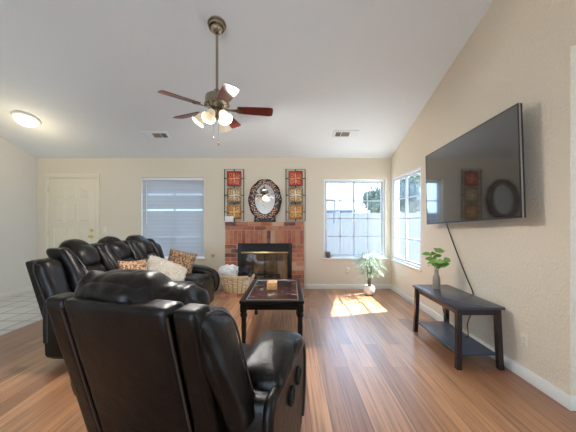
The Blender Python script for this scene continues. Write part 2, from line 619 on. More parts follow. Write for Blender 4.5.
bm = BM()
def slab(bm, x0, x1, y0, z0, y1, z1, t):
    lo = [(x0, y0, z0), (x1, y0, z0), (x1, y1, z1), (x0, y1, z1)]
    A = [bm.verts.new(p) for p in lo]
    B = [bm.verts.new((p[0], p[1], p[2] + t)) for p in lo]
    bm.faces.new(A[::-1]); bm.faces.new(B)
    for i in range(4):
        bm.faces.new((A[i], A[(i + 1) % 4], B[(i + 1) % 4], B[i]))
RO = 0.10
slab(bm, XL - 0.6, XR + 1.0, YB + 0.55, ceil_z(YB + 0.55) + RO, RIDGE, ceil_z(RIDGE) + RO, 0.12)
slab(bm, XL - 0.6, XR + 1.0, RIDGE, ceil_z(RIDGE) + RO, YR - 0.55, 2.27 + RO, 0.12)
tag(link_mesh('roof', bm, M['shingle'], smooth=0), kind='structure')

onebox('floor', M['floor'], None, -3.2, XR + 0.14, YR, YB, -0.08, 0.0, 0)['kind'] = 'structure'
onebox('floor_entry', M['tile'], None, XL, -3.2, YR, YB, -0.08, 0.0, 0)['kind'] = 'structure'
# side room behind the opening, right
onebox('floor_side', M['tile'], None, XR + 0.14, 4.3, -1.2, 2.4, -0.08, 0.0, 0)['kind'] = 'structure'
bm = BM()
box(bm, 4.3, 4.4, -1.2, 2.4, 0, 2.5)
box(bm, XR + 0.14, 4.4, 2.4, 2.5, 0, 2.5)
box(bm, XR + 0.14, 4.4, -1.3, -1.2, 0, 2.5)
box(bm, XR + 0.14, 4.4, -1.3, 2.5, 2.5, 2.6)
tag(link_mesh('wall_side', bm, M['wall_entry'], smooth=0), kind='structure')

def skirting(name, segs):
    bm = BM()
    for s in segs:
        box(bm, *s, 0.0, 0.095, 0.004)
    tag(link_mesh(name, bm, M['trim']), kind='structure')
skirting('baseboard_back', [(XL, -4.59, YB - 0.014, YB), (-3.55, -1.2, YB - 0.014, YB), (0.235, XR, YB - 0.014, YB)])
skirting('baseboard_right', [(XR - 0.014, XR, 1.93, YB), (XR - 0.014, XR + 0.14, 1.916, 1.93)])
skirting('baseboard_left', [(XL, XL + 0.014, YR, YB)])

# ------------------------------------------------------------------ front door
dr = bpy.data.objects.new('door_1', None); COL.objects.link(dr); dr.location = (-4.065, YB, 0); dr['kind'] = 'structure'
tag(dr, 'cream front door of nine raised panels, in the far left of the back wall')
bm = BM()
DW = 0.435
box(bm, -DW, DW, -0.022, 0.0, 0.01, 2.06, 0.003)
cols = [(-0.33, -0.13), (-0.09, 0.09), (0.13, 0.33)]
for ci, (a, b) in enumerate(cols):
    for (z0, z1, arch) in ((1.70, 1.90, True), (1.25, 1.62, False), (0.62, 1.15, False), (0.15, 0.52, False)):
        c = (a + b) / 2
        pr = [(a, z0), (b, z0)]
        if arch:
            skew = (-1, 0, 1)[ci]
            for k in range(9):
                u = b + (a - b) * k / 8
                pr.append((u, z1 - 0.07 + 0.07 * (1 - (u / 0.34) ** 2)))
        else:
            pr += [(b, z1), (a, z1)]
        path = [(u, -0.022, z) for u, z in pr]
        tube(bm, path, 0.0075, 6, closed=True)
        ce = Vector((sum(p[0] for p in pr) / len(pr), 0, sum(p[1] for p in pr) / len(pr)))
        ins = [(ce.x + (u - ce.x) * 0.74, ce.z + (z - ce.z) * 0.84) for u, z in pr]
        fr = [bm.verts.new((u, -0.031, z)) for u, z in ins]
        bk = [bm.verts.new((ce.x + (u - ce.x) * 0.86, -0.0215, ce.z + (z - ce.z) * 0.92)) for (u, z) in pr]
        bm.faces.new(fr)
        for i in range(len(fr)):
            bm.faces.new((fr[i], bk[i], bk[(i + 1) % len(fr)], fr[(i + 1) % len(fr)]))
link_mesh('door_leaf', bm, M['door'], dr, smooth=30)
bm = BM()
for s in (-1, 1):
    box(bm, min(s * DW, s * (DW + 0.075)), max(s * DW, s * (DW + 0.075)), -0.032, 0.0, 0, 2.075, 0.006)
box(bm, -DW - 0.075, DW + 0.075, -0.032, 0.0, 2.066, 2.145, 0.006)
link_mesh('door_casing', bm, M['door'], dr)
bm = BM()
R90 = Matrix.Rotation(pi / 2, 4, 'X')
lathe(bm, [(0.033, 0), (0.033, 0.008), (0.012, 0.012), (0.012, 0.04), (0.026, 0.05), (0.028, 0.062), (0.018, 0.074)], seg=18, mtx=Matrix.Translation((0.37, -0.022, 0.98)) @ R90)
link_mesh('knob', bm, M['brass'], dr)
bm = BM()
lathe(bm, [(0.03, 0), (0.03, 0.008), (0.022, 0.02), (0.01, 0.022)], seg=18, mtx=Matrix.Translation((0.37, -0.022, 1.10)) @ R90)
link_mesh('deadbolt', bm, M['brass'], dr)
bm = BM()
for z in (0.25, 1.05, 1.85):
    tube(bm, [(-DW, -0.028, z - 0.045), (-DW, -0.028, z + 0.045)], 0.007)
link_mesh('hinge', bm, M['brass'], dr)

# ------------------------------------------------------------------ windows
def sliding_window(name, label, w, h, rows=4, cols=4, depth=0.06, screen=False):
    """local frame: x along the wall 0..w, y outwards, z 0..h"""
    r = bpy.data.objects.new(name, None); COL.objects.link(r); r['kind'] = 'structure'; r['label'] = label
    bm = BM()
    t = 0.035
    box(bm, 0, t, 0, depth, 0, h, 0.003); box(bm, w - t, w, 0, depth, 0, h, 0.003)
    box(bm, t, w - t, 0, depth, 0, t, 0.003); box(bm, t, w - t, 0, depth, h - t, h, 0.003)
    link_mesh('window_frame', bm, M['vinyl'], r)
    for k in range(2):
        bm = BM()
        x0 = t + (w / 2 - t - 0.018) * 0 if k == 0 else w / 2 - 0.018
        x1 = w / 2 + 0.018 if k == 0 else w - t
        y0 = 0.008 + k * 0.024; y1 = y0 + 0.022
        s = 0.03
        box(bm, x0, x0 + s, y0, y1, t, h - t, 0.002); box(bm, x1 - s, x1, y0, y1, t, h - t, 0.002)
        box(bm, x0 + s, x1 - s, y0, y1, t, t + s, 0.002); box(bm, x0 + s, x1 - s, y0, y1, h - t - s, h - t, 0.002)
        xm = (x0 + x1) / 2
        for j in range(1, rows):
            z = t + s + (h - 2 * t - 2 * s) * j / rows
            box(bm, x0 + s, x1 - s, y0 + 0.006, y1 - 0.006, z - 0.010, z + 0.010)
        if cols == 4:
            box(bm, xm - 0.010, xm + 0.010, y0 + 0.006, y1 - 0.006, t + s, h - t - s)
        so = link_mesh('sash', bm, M['sash'], r)
        bm = BM()
        ym = (y0 + y1) / 2
        bm.faces.new([bm.verts.new(p) for p in ((x0 + s, ym, t + s), (x1 - s, ym, t + s), (x1 - s, ym, h - t - s), (x0 + s, ym, h - t - s))])
        link_mesh('pane', bm, M['glass'], so, smooth=0)
    if screen:
        bm = BM()
        bm.faces.new([bm.verts.new(p) for p in ((t, depth - 0.002, t), (w - t, depth - 0.002, t), (w - t, depth - 0.002, h - t), (t, depth - 0.002, h - t))])
        link_mesh('sun_screen', bm, M['screen'], r, smooth=0)
    return r
w1 = sliding_window('window_1', 'window behind the closed white blind, left of the fireplace', W1[1] - W1[0], W1[3] - W1[2], cols=2, rows=1)
w1.location = (W1[0], YB + 0.075, W1[2])
w2 = sliding_window('window_2', 'sliding window with white grid in the back wall, right of the fireplace', W2[1] - W2[0], W2[3] - W2[2])
w2.location = (W2[0], YB + 0.07, W2[2])
w3 = sliding_window('window_3', 'gridded side window in the right wall beside the corner', W3[1] - W3[0], W3[3] - W3[2], cols=2, screen=True)
w3.rotation_euler = (0, 0, -pi / 2)
w3.location = (XR + 0.004, W3[1], W3[2])
for w, (x0, x1, y0, y1, z0, z1) in ((w2, (W2[0] - 0.04, W2[1] + 0.03, YB - 0.035, YB + 0.07, W2[2] - 0.022, W2[2] + 0.002)), (w1, (W1[0] - 0.03, W1[1] + 0.03, YB - 0.03, YB + 0.07, W1[2] - 0.022, W1[2] + 0.002))):
    bm = BM(); box(bm, x0, x1, y0, y1, z0, z1, 0.004)
    bmesh.ops.translate(bm, verts=bm.verts[:], vec=-Vector(w.location))
    link_mesh('window_sill', bm, M['trim'], w)
bm = BM(); box(bm, -0.01, W3[1] - W3[0] + 0.03, -0.035, 0.0, -0.022, 0.002, 0.004)
link_mesh('window_sill', bm, M['trim'], w3)
# unseen glazed opening added behind the camera to admit daylight
w4 = sliding_window('window_4', 'glazed opening added in the unseen rear wall behind the camera', PD[1] - PD[0], PD[3] - PD[2], cols=2, rows=1)
w4.rotation_euler = (0, 0, pi); w4.location = (PD[1], YR - 0.05, PD[2])

# blind on window 1
bl = thing('window_blind', 'closed white horizontal blind covering the window left of the fireplace', 'blind', (W1[0], YB + 0.03, W1[2]))
bw, bh = W1[1] - W1[0], W1[3] - W1[2]
onebox('headrail', M['vinyl'], bl, 0.008, bw - 0.008, -0.025, 0.025, bh - 0.05, bh - 0.004, 0.004)
bm = BM()
ns = 56
for i in range(ns):
    z = 0.045 + (bh - 0.105) * i / (ns - 1)
    tilt = radians(66) if i not in (14, 33, 34, 45) else radians(42)
    hw = 0.0165
    dy, dz = hw * cos(tilt), hw * sin(tilt)
    P = [(0.012, -dy, z - dz), (bw - 0.012, -dy, z - dz), (bw - 0.012, -0.004, z + 0.002), (0.012, -0.004, z + 0.002)]
    Q = [(0.012, -0.004, z + 0.002), (bw - 0.012, -0.004, z + 0.002), (bw - 0.012, dy, z + dz), (0.012, dy, z + dz)]
    for q in (P, Q):
        bm.faces.new([bm.verts.new(p) for p in q])
link_mesh('slats', bm, M['blind'], bl, smooth=0)
onebox('bottom_rail', M['vinyl'], bl, 0.01, bw - 0.01, -0.012, 0.012, 0.006, 0.026, 0.003)
bm = BM(); tube(bm, [(0.10, -0.03, bh - 0.05), (0.10, -0.032, 0.62)], 0.004); link_mesh('tilt_wand', bm, M['plastic_white'], bl)

# ------------------------------------------------------------------ fireplace
FX0, FX1, FYF = -1.20, 0.235, 5.285
fp = thing('fireplace', 'red brick fireplace with black-framed glass doors in the middle of the back wall', 'fireplace', ((FX0 + FX1) / 2, YB, 0))
OFF = Vector(fp.location)
def fp_link(name, bm, m, **kw):
    bmesh.ops.translate(bm, verts=bm.verts[:], vec=-OFF)
    return link_mesh(name, bm, m, fp, **kw)
bm = BM()
# mortar core around the mouth
box(bm, FX0 + 0.004, FB[0], FYF, YB - 0.001, 0, 1.246)
box(bm, FB[1], FX1 - 0.004, FYF, YB - 0.001, 0, 1.246)
box(bm, FB[0], FB[1], FYF, YB - 0.001, FB[3], 1.246)
box(bm, FB[0], FB[1], FYF, YB - 0.001, 0, FB[2] - 0.002)
rb = random.Random(3)
def brick(x0, x1, y0, y1, z0, z1):
    j = 0.0015
    box(bm, x0 + rb.uniform(-j, j), x1 + rb.uniform(-j, j), y0 + rb.uniform(-.003, .003), y1, z0, z1, 0.003, 1, mi=1 + rb.choices(range(6), (4, 3, 3, 2, 2, 3))[0])
g = 0.010
bh_, bl_ = 0.068, 0.215
def course(x0, x1, z0, z1, off):
    x = x0 - off
    while x < x1 - 0.005:
        a, b = max(x, x0), min(x + bl_ - g, x1)
        if b - a > 0.015:
            brick(a, b, FYF - 0.010, FYF + 0.03, z0, z1)
        x += bl_
z = 1.25
for k in range(2):
    course(FX0, FX1, z - bh_, z, 0.107 * (k % 2)); z -= bh_ + g
zs1 = z; zs0 = FB[3] + 0.004
n = 19
for i in range(n):
    w = (FX1 - FX0) / n
    brick(FX0 + w * i + g / 2, FX0 + w * (i + 1) - g / 2, FYF - 0.010, FYF + 0.03, zs0, zs1)
z = zs0 - g; k = 0
while z - bh_ > 0.03:
    course(FX0, FB[0] - 0.004, z - bh_, z, 0.107 * (k % 2)); course(FB[1] + 0.004, FX1, z - bh_, z, 0.107 * ((k + 1) % 2))
    z -= bh_ + g; k += 1
# top rowlock bricks of the ledge
x = FX0
while x < FX1 - 0.02:
    box(bm, x + 0.004, min(x + 0.10, FX1) - 0.004, FYF + 0.03, YB - 0.002, 1.24, 1.25, 0.002, 1, mi=1 + rb.randrange(6)); x += 0.10
# sides
for sx in (FX0, FX1 - 0.03):
    z = 1.25; 
    while z - bh_ > 0.0:
        box(bm, sx, sx + 0.03, FYF + 0.032, YB - 0.002, z - bh_, z, 0.002, 1, mi=1 + rb.randrange(6)); z -= bh_ + g
fp_link('brick_surround', bm, [M['mortar']] + BRICKS, smooth=0)
bm = BM()
HY0 = 4.76
box(bm, FX0, FX1, HY0 + 0.002, FYF - 0.012, 0.0, 0.038)
x = FX0
while x < FX1 - 0.02:
    for (ya, yb) in ((HY0, HY0 + 0.205), (HY0 + 0.215, HY0 + 0.42), (HY0 + 0.43, FYF - 0.012)):
        box(bm, x + 0.004, min(x + 0.103, FX1) - 0.004, ya, yb, 0.004, 0.045, 0.003, 1, mi=1 + rb.choices(range(6), (4, 3, 3, 2, 1, 3))[0])
    x += 0.1025
fp_link('hearth', bm, [M['mortar']] + BRICKS, smooth=0)
bm = BM()
# firebox: splayed back, sides, floor and roof
fx0, fx1, z0, z1 = FB[0], FB[1], FB[2], FB[3]
yb = 5.86
F = [(fx0, FYF + 0.03, z0), (fx1, FYF + 0.03, z0), (fx1, FYF + 0.03, z1), (fx0, FYF + 0.03, z1)]
Bk = [(fx0 + 0.14, yb, z0), (fx1 - 0.14, yb, z0), (fx1 - 0.14, yb - 0.1, z1), (fx0 + 0.14, yb - 0.1, z1)]
vf = [bm.verts.new(p) for p in F]; vb = [bm.verts.new(p) for p in Bk]
bm.faces.new(vb)
for i in range(4):
    bm.faces.new((vf[i], vf[(i + 1) % 4], vb[(i + 1) % 4], vb[i]))
bmesh.ops.solidify(bm, geom=bm.faces[:], thickness=-0.03)
fp_link('firebox', bm, M['firebrick'], smooth=0)
bm = BM()
fo = 0.025
yf0, yf1 = FYF - 0.035, FYF - 0.012
box(bm, fx0 - fo, fx0 + 0.035, yf0, yf1, z0 + 0.0, z1 + fo, 0.003)
box(bm, fx1 - 0.035, fx1 + fo, yf0, yf1, z0 + 0.0, z1 + fo, 0.003)
box(bm, fx0 + 0.035, fx1 - 0.035, yf0, yf1, z1 - 0.02, z1 + fo, 0.003)
box(bm, fx0 + 0.035, fx1 - 0.035, yf0, yf1, z0, z0 + 0.05, 0.003)
box(bm, fx0 + 0.035, fx1 - 0.035, yf0 + 0.01, yf1, z1 - 0.135, z1 - 0.02)
for i in range(5):
    zz = z1 - 0.035 - i * 0.02
    box(bm, fx0 + 0.05, fx1 - 0.05, yf0 + 0.004, yf0 + 0.012, zz - 0.006, zz)
fp_link('door_frame', bm, M['black_metal'])
bm = BM(); box(bm, fx0 + 0.04, fx1 - 0.04, yf0 - 0.008, yf0 + 0.008, z1 - 0.158, z1 - 0.13, 0.004)
tag(fp_link('damper_bar', bm, M['brass']), 'gold-coloured horizontal bar')
ww = (fx1 - fx0 - 0.07) / 4
for i in range(4):
    xa = fx0 + 0.035 + ww * i; xb = xa + ww
    za, zb = z0 + 0.052, z1 - 0.16
    bm = BM(); t = 0.009
    yy0, yy1 = yf0 + 0.004, yf1
    box(bm, xa + 0.001, xa + t, yy0, yy1, za, zb); box(bm, xb - t, xb - 0.001, yy0, yy1, za, zb)
    box(bm, xa + t, xb - t, yy0, yy1, za, za + t); box(bm, xa + t, xb - t, yy0, yy1, zb - t, zb)
    fdr = fp_link('glass_door', bm, M['black_metal'])
    bm = BM(); bm.faces.new([bm.verts.new(p) for p in ((xa + t, yy1 - 0.008, za + t), (xb - t, yy1 - 0.008, za + t), (xb - t, yy1 - 0.008, zb - t), (xa + t, yy1 - 0.008, zb - t))])
    bmesh.ops.translate(bm, verts=bm.verts[:], vec=-OFF)
    link_mesh('pane', bm, M['fire_glass'], fdr, smooth=0)
# grate with logs inside
gr = thing('fire_grate', 'black grate standing inside the brick fireplace', 'grate', (-0.475, 5.56, FB[2]))
bm = BM()
for i in range(7):
    x = -0.24 + 0.08 * i
    tube(bm, [(x, -0.14, 0.14), (x, -0.12, 0.09), (x, 0.12, 0.09), (x, 0.14, 0.14)], 0.008, 6)
for y in (-0.1, 0.1):
    tube(bm, [(-0.26, y, 0.082), (0.26, y, 0.082)], 0.008, 6)
    for x in (-0.22, 0.22):
        tube(bm, [(x, y, 0.0), (x, y, 0.085)], 0.008, 6)
link_mesh('bars', bm, M['black_metal'], gr)
for i, (x0, x1, y, zc, r, lab) in enumerate(((-0.72, -0.25, 5.50, FB[2] + 0.150, 0.052, 'front grey log lying on the fireplace grate'), (-0.70, -0.22, 5.62, FB[2] + 0.147, 0.048, 'rear grey log lying on the fireplace grate'), (-0.62, -0.30, 5.56, FB[2] + 0.232, 0.042, 'short grey log on top of the two logs in the fireplace'))):
    bm = BM()
    pts = [(x0 + (x1 - x0) * t / 6, y + 0.008 * sin(t * 2.1 + i), zc + 0.004 * sin(t * 1.3)) for t in range(7)]
    tube(bm, pts, [r * (1 + 0.06 * sin(t * 3.3 + i)) for t in range(7)], 12)
    tag(link_mesh('log', bm, M['log']), lab, 'log', 'logs in the fireplace')

# ------------------------------------------------------------------ above the fireplace
def art_panel(label, xc):
    r = thing('wall_art', label, 'wall art', (xc, YB - 0.002, 1.262), group='tall metal art panels beside the mirror')
    W, H = 0.355, 0.965
    bm = BM()
    y = -0.016
    tube(bm, [(-W / 2, y, 0.006), (W / 2, y, 0.006), (W / 2, y, H), (-W / 2, y, H)], 0.0085, 6, closed=True)
    zs = (0.045, 0.355, 0.665)
    for z in zs:
        zc = z + 0.13
        for s in (-1, 1):
            tube(bm, [(s * 0.125, y, zc), (s * (W / 2 + 0.012), y, zc)], 0.008, 6)
        tube(bm, [(-0.128, y, z - 0.004), (0.128, y, z - 0.004), (0.128, y, z + 0.264), (-0.128, y, z + 0.264)], 0.006, 6, closed=True)
    for z in (0.02, 0.33, 0.64, 0.945):
        tube(bm, [(0, y, z - 0.022), (0, y, z + 0.024)], 0.009, 6)
    for z in (0.33, 0.64):
        tube(bm, [(-0.12, y, z), (0.12, y, z)], 0.006, 6)
    box(bm, -0.01, 0.01, y, 0.0, H - 0.03, H - 0.01); box(bm, -0.01, 0.01, y, 0.0, 0.0, 0.02)
    link_mesh('metal_frame', bm, M['black_metal'], r)
    for z, base, sc, lab in zip(zs, ('art_orange', 'art_tan', 'art_red'), ('scroll_orange', 'scroll_tan', 'scroll_red'), ('orange square tile', 'tan square tile', 'red square tile')):
        bm = BM()
        box(bm, -0.122, 0.122, y - 0.006, y + 0.006, z, z + 0.26, 0.004)
        t = tag(link_mesh('tile', bm, M[base], r), lab)
        bm = BM()
        c = Vector((0, y - 0.008, z + 0.13))
        for q in range(4):
            a0 = q * pi / 2 + pi / 4
            cc = c + Vector((cos(a0) * 0.082, 0, sin(a0) * 0.082))
            pts = []
            for k in range(22):
                th = a0 + pi + k * 0.42
                rr = 0.046 * (1 - k / 26)
                pts.append(cc + Vector((cos(th) * rr, 0, sin(th) * rr)))
            tube(bm, pts, 0.0048, 5)
            a1 = q * pi / 2
            tube(bm, [c, c + Vector((cos(a1) * 0.06, 0, sin(a1) * 0.06)), c + Vector((cos(a1) * 0.11, 0, sin(a1) * 0.11))], [0.009, 0.014, 0.004], 6)
        lathe(bm, [(0.001, 0), (0.022, 0.0), (0.016, 0.008), (0.001, 0.01)], seg=12, mtx=Matrix.Translation(c) @ R90)
        link_mesh('scrollwork', bm, M[sc], t)
    return r
art_panel('tall panel of red, tan and orange tiles, left of the oval mirror', -1.055)
art_panel('tall panel of red, tan and orange tiles, right of the oval mirror', 0.085)

mr = thing('mirror', 'oval mirror in a scalloped dark mosaic frame leaning on the mantel', 'mirror', (-0.48, 5.315, 1.2505), (radians(-4.2), 0, 0))
zc = 0.41
bm = BM()
N = 72
def outer(a):
    s = 1 + 0.020 * cos(10 * a)
    return 0.305 * s * cos(a), zc + 0.385 * s * sin(a)
def inner(a):
    return 0.186 * cos(a), zc + 0.010 + 0.275 * sin(a)
loops = []
for (fn, mixv, y) in ((0, 0, 0.018), (0, 0, -0.012), (0, .12, -0.022), (0, .85, -0.022), (0, 1, -0.012), (0, 1, 0.018)):
    L = []
    for k in range(N):
        a = 2 * pi * k / N
        o = outer(a); i = inner(a)
        L.append(bm.verts.new((o[0] + (i[0] - o[0]) * mixv, y, o[1] + (i[1] - o[1]) * mixv)))
    loops.append(L)
for A, B in zip(loops, loops[1:] + loops[:1]):
    for k in range(N):
        bm.faces.new((A[k], A[(k + 1) % N], B[(k + 1) % N], B[k]))
link_mesh('mirror_frame', bm, M['mirror_frame'], mr)
bm = BM()
ri = random.Random(5)
for ring in range(4):
    t = 0.19 + 0.20 * ring
    cnt = 28
    for k in range(cnt):
        a = 2 * pi * (k + 0.5 * (ring % 2)) / cnt
        if ri.random() < 0.25: continue
        o, i = outer(a), inner(a)
        p = Vector((o[0] + (i[0] - o[0]) * t, -0.0235, o[1] + (i[1] - o[1]) * t))
        rot = a + (0.7 if (k + ring) % 2 else -0.7)
        L_, Wd = 0.023, 0.0075
        u = Vector((cos(rot), 0, sin(rot))); v = Vector((-sin(rot), 0, cos(rot)))
        q = [p + u * L_, p + v * Wd, p - u * L_, p - v * Wd]
        f = bm.faces.new([bm.verts.new(x) for x in q])
        b = [bm.verts.new(x + Vector((0, 0.003, 0))) for x in q]
        fv = list(f.verts)
        mi = 0 if ri.random() < 0.6 else 1
        f.material_index = mi
        for n_ in range(4):
            ff = bm.faces.new((fv[n_], fv[(n_ + 1) % 4], b[(n_ + 1) % 4], b[n_])); ff.material_index = mi
tag(link_mesh('mosaic_inlay', bm, [M['copper_chip'], M['tan_chip']], mr, smooth=0), kind='stuff')
bm = BM()
f = bm.faces.new([bm.verts.new((inner(2 * pi * k / N)[0] * 1.02, -0.004, inner(2 * pi * k / N)[1])) for k in range(N)])
link_mesh('mirror_glass', bm, M['mirror'], mr, smooth=0)
bm = BM()
box(bm, -0.20, 0.20, -0.030, 0.022, 0.0, 0.032, 0.006)
for x in (-0.165, 0.165):
    tube(bm, smooth_path([(x, -0.01, 0.03), (x * 1.12, -0.01, 0.07), (x * 0.8, -0.01, 0.115)]), 0.012, 8)
for i in range(7):
    x = -0.10 + i * 0.0333
    tube(bm, [(x, -0.024, 0.03), (x, -0.024, 0.075 - 0.02 * abs(i - 3) / 3)], 0.006, 6)
link_mesh('stand', bm, M['mirror_frame'], mr)

wb = thing('white_box', 'small white plastic box on the left end of the brick mantel', 'box', (-1.135, 5.325, 1.2505))
onebox('housing', M['plastic_white'], wb, -0.075, 0.075, -0.032, 0.032, 0, 0.105, 0.008)
onebox('base', M['plastic_ivory'], wb, -0.079, 0.079, -0.034, 0.034, 0.0, 0.012, 0.003)

# ------------------------------------------------------------------ basket and towels on the hearth
bk = thing('wicker_basket', 'oval wicker basket of towels on the brick hearth left of the coffee table', 'basket', (-0.935, 5.02, 0.0455))
bm = BM()
def basket_r(t):   # height fraction -> half axes
    return 0.215 + 0.075 * t, 0.145 + 0.045 * t
for i in range(9):
    z = 0.014 + 0.031 * i
    rx, ry = basket_r(i / 8)
    pts = []
    for k in range(64):
        a = 2 * pi * k / 64
        wv = 0.008 * cos(10 * a + pi * i)
        pts.append(((rx + wv) * cos(a), (ry + wv) * sin(a), z))
    tube(bm, pts, 0.0145, 6, closed=True)
link_mesh('weave', bm, M['wicker'], bk)
bm = BM()
for k in range(20):
    a = 2 * pi * (k + 0.5) / 20
    tube(bm, [((basket_r(t)[0] + 0.004) * cos(a), (basket_r(t)[1] + 0.004) * sin(a), 0.005 + 0.27 * t) for t in (0, .5, 1)], 0.0095, 6)
tag(link_mesh('stakes', bm, M['wicker_dark'], bk), 'darker brown stakes')
bm = BM()
rx, ry = basket_r(1.02)
for s in (0, 1):
    tube(bm, [((rx + 0.004) * cos(2 * pi * k / 96), (ry + 0.004) * sin(2 * pi * k / 96), 0.284 + 0.009 * sin(24 * 2 * pi * k / 96 + pi * s)) for k in range(96)], 0.012, 7, closed=True)
link_mesh('rim', bm, M['wicker'], bk)
bm = BM(); lathe(bm, [(0.001, 0.001), (0.98, 0.001), (0.98, 0.012), (0.001, 0.012)], seg=40, sx=0.215, sy=0.145); link_mesh('basket_base', bm, M['wicker'], bk)
bm = BM(); rbox(bm, (0, 0, 0), (0.165, 0.12, 0.10), 0.085, n=24, crown=(0, 0, 0.02), wr=0.035, wf=11, seed=3.3)
o = tag(link_mesh('towel', bm, M['towel_white'], smooth=70), 'bunched white towel heaped in the left of the wicker basket', 'towel')
o.location = (-1.05, 4.98, 0.385); o.rotation_euler = (0, radians(-4), radians(-6))
bm = BM(); rbox(bm, (0, 0, 0), (0.24, 0.15, 0.075), 0.07, n=14, wr=0.03, wf=9, seed=2)
o = tag(link_mesh('folded_blanket', bm, M['towel_white'], smooth=70), 'pale blanket filling the bottom of the wicker basket under the bunched towel', 'blanket')
o.location = (-0.94, 5.02, 0.225); o.scale = (0.95, 0.93, 1)
bm = BM(); rbox(bm, (0, 0, 0), (0.125, 0.12, 0.095), 0.09, n=22, wr=0.05, wf=13, seed=9)
o = tag(link_mesh('throw_blanket', bm, M['towel_dark'], smooth=80), 'crumpled dark plum throw in the right of the wicker basket', 'blanket')
o.location = (-0.785, 4.98, 0.375)

# ------------------------------------------------------------------ wall fittings
def plate(name, label, cat, loc, rotz, kind):
    r = thing(name, label, cat, loc, (0, 0, rotz))
    onebox('cover_plate', M['plastic_ivory'], r, -0.037, 0.037, -0.007, 0.0, -0.058, 0.058, 0.003)
    if kind == 'outlet':
        for s in (-1, 1):
            bm = BM(); lathe(bm, [(0.0165, 0), (0.0165, 0.003), (0.015, 0.004)], seg=18, mtx=Matrix.Translation((0, -0.006, s * 0.024)) @ R90)
            so = link_mesh('socket', bm, M['plastic_ivory'], r)
            bm = BM()
            for x in (-0.006, 0.006):
                box(bm, x - 0.0012, x + 0.0012, -0.0105, -0.0098, s * 0.024 - 0.002, s * 0.024 + 0.007)
            link_mesh('slot', bm, M['black_slot'], so, smooth=0)
    else:
        for x in (-0.0, ):
            onebox('rocker', M['plastic_ivory'], r, x - 0.016, x + 0.016, -0.012, -0.006, -0.033, 0.033, 0.002)
    return r
plate('power_outlet', 'ivory power outlet low on the right wall near the black console table', 'outlet', (XR, 2.305, 0.305), -pi / 2, 'outlet')
plate('power_outlet', 'ivory power outlet low on the back wall under the sliding window', 'outlet', (1.05, YB, 0.345), 0, 'outlet')
plate('light_switch', 'ivory light switch on the back wall right of the front door', 'switch', (-3.47, YB, 1.10), 0, 'switch')
gv = thing('gas_valve', 'small brass gas valve key on the wall left of the fireplace', 'valve', (-1.45, YB, 0.635))
bm = BM(); lathe(bm, [(0.03, 0), (0.03, 0.005), (0.02, 0.010), (0.008, 0.012), (0.008, 0.05)], seg=18, mtx=R90); link_mesh('flange', bm, M['brass'], gv)
bm = BM(); tube(bm, [(0, -0.05, -0.045), (0, -0.055, 0), (0, -0.05, 0.045)], 0.007, 8); link_mesh('key_handle', bm, M['brass'], gv)

SLA = math.atan(SL)
def ceil_thing(name, label, cat, x, y, group=None):
    return thing(name, label, cat, (x, y, ceil_z(y)), (-SLA, 0, 0), group)

def vent(label, x, y, flip):
    v = ceil_thing('ceiling_vent', label, 'vent', x, y, 'ceiling air vents')
    w, d = 0.20, 0.10
    bm = BM(); box(bm, -w, w, -d, d, -0.010, 0.0, 0.004)
    link_mesh('vent_frame', bm, M['ceiling'], v)
    s = -1 if flip else 1
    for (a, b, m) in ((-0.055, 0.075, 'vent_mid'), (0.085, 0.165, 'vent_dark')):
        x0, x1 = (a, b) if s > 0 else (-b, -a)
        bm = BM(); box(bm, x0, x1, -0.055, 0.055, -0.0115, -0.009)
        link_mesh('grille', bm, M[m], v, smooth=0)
        bm = BM()
        nl = 6
        for i in range(nl):
            yy = -0.05 + 0.1 * i / (nl - 1)
            box(bm, x0, x1, yy - 0.002, yy + 0.002, -0.0155, -0.0112)
        link_mesh('louvre', bm, M['vent_mid'], v, smooth=0)
    bm = BM()
    for i in range(6):
        yy = -0.05 + 0.1 * i / 5
        x0, x1 = (-0.165, -0.07) if s > 0 else (0.07, 0.165)
        box(bm, x0, x1, yy - 0.006, yy + 0.006, -0.0125, -0.0095)
    link_mesh('louvre', bm, M['ceiling'], v, smooth=0)
vent('ceiling vent left of the fan, above the window with the blind', -2.17, 4.69, False)
vent('ceiling vent right of the fan, above the sliding window', 0.88, 4.66, True)

# ------------------------------------------------------------------ ceiling dome light
dl = ceil_thing('ceiling_light', 'round glowing dome light on the ceiling above the front door', 'ceiling light', -3.9, 4.28); dl.scale = (0.76, 0.76, 0.85)
bm = BM(); lathe(bm, [(0.17, 0.0), (0.22, 0.0), (0.225, -0.012), (0.215, -0.035), (0.195, -0.042), (0.19, -0.035), (0.17, -0.028)], seg=48); tag(link_mesh('rim', bm, M['trim'], dl), 'pale rim')
bm = BM(); lathe(bm, [(0.188, -0.030), (0.18, -0.06), (0.15, -0.095), (0.10, -0.12), (0.04, -0.131), (0.001, -0.132)], seg=48); link_mesh('glass_dome', bm, M['dome_glass'], dl)
lamp('dome_bulb', 'POINT', (-3.9, 4.22, ceil_z(4.28) - 0.40), 5, (1.0, 0.80, 0.50), shadow_soft_size=0.08)

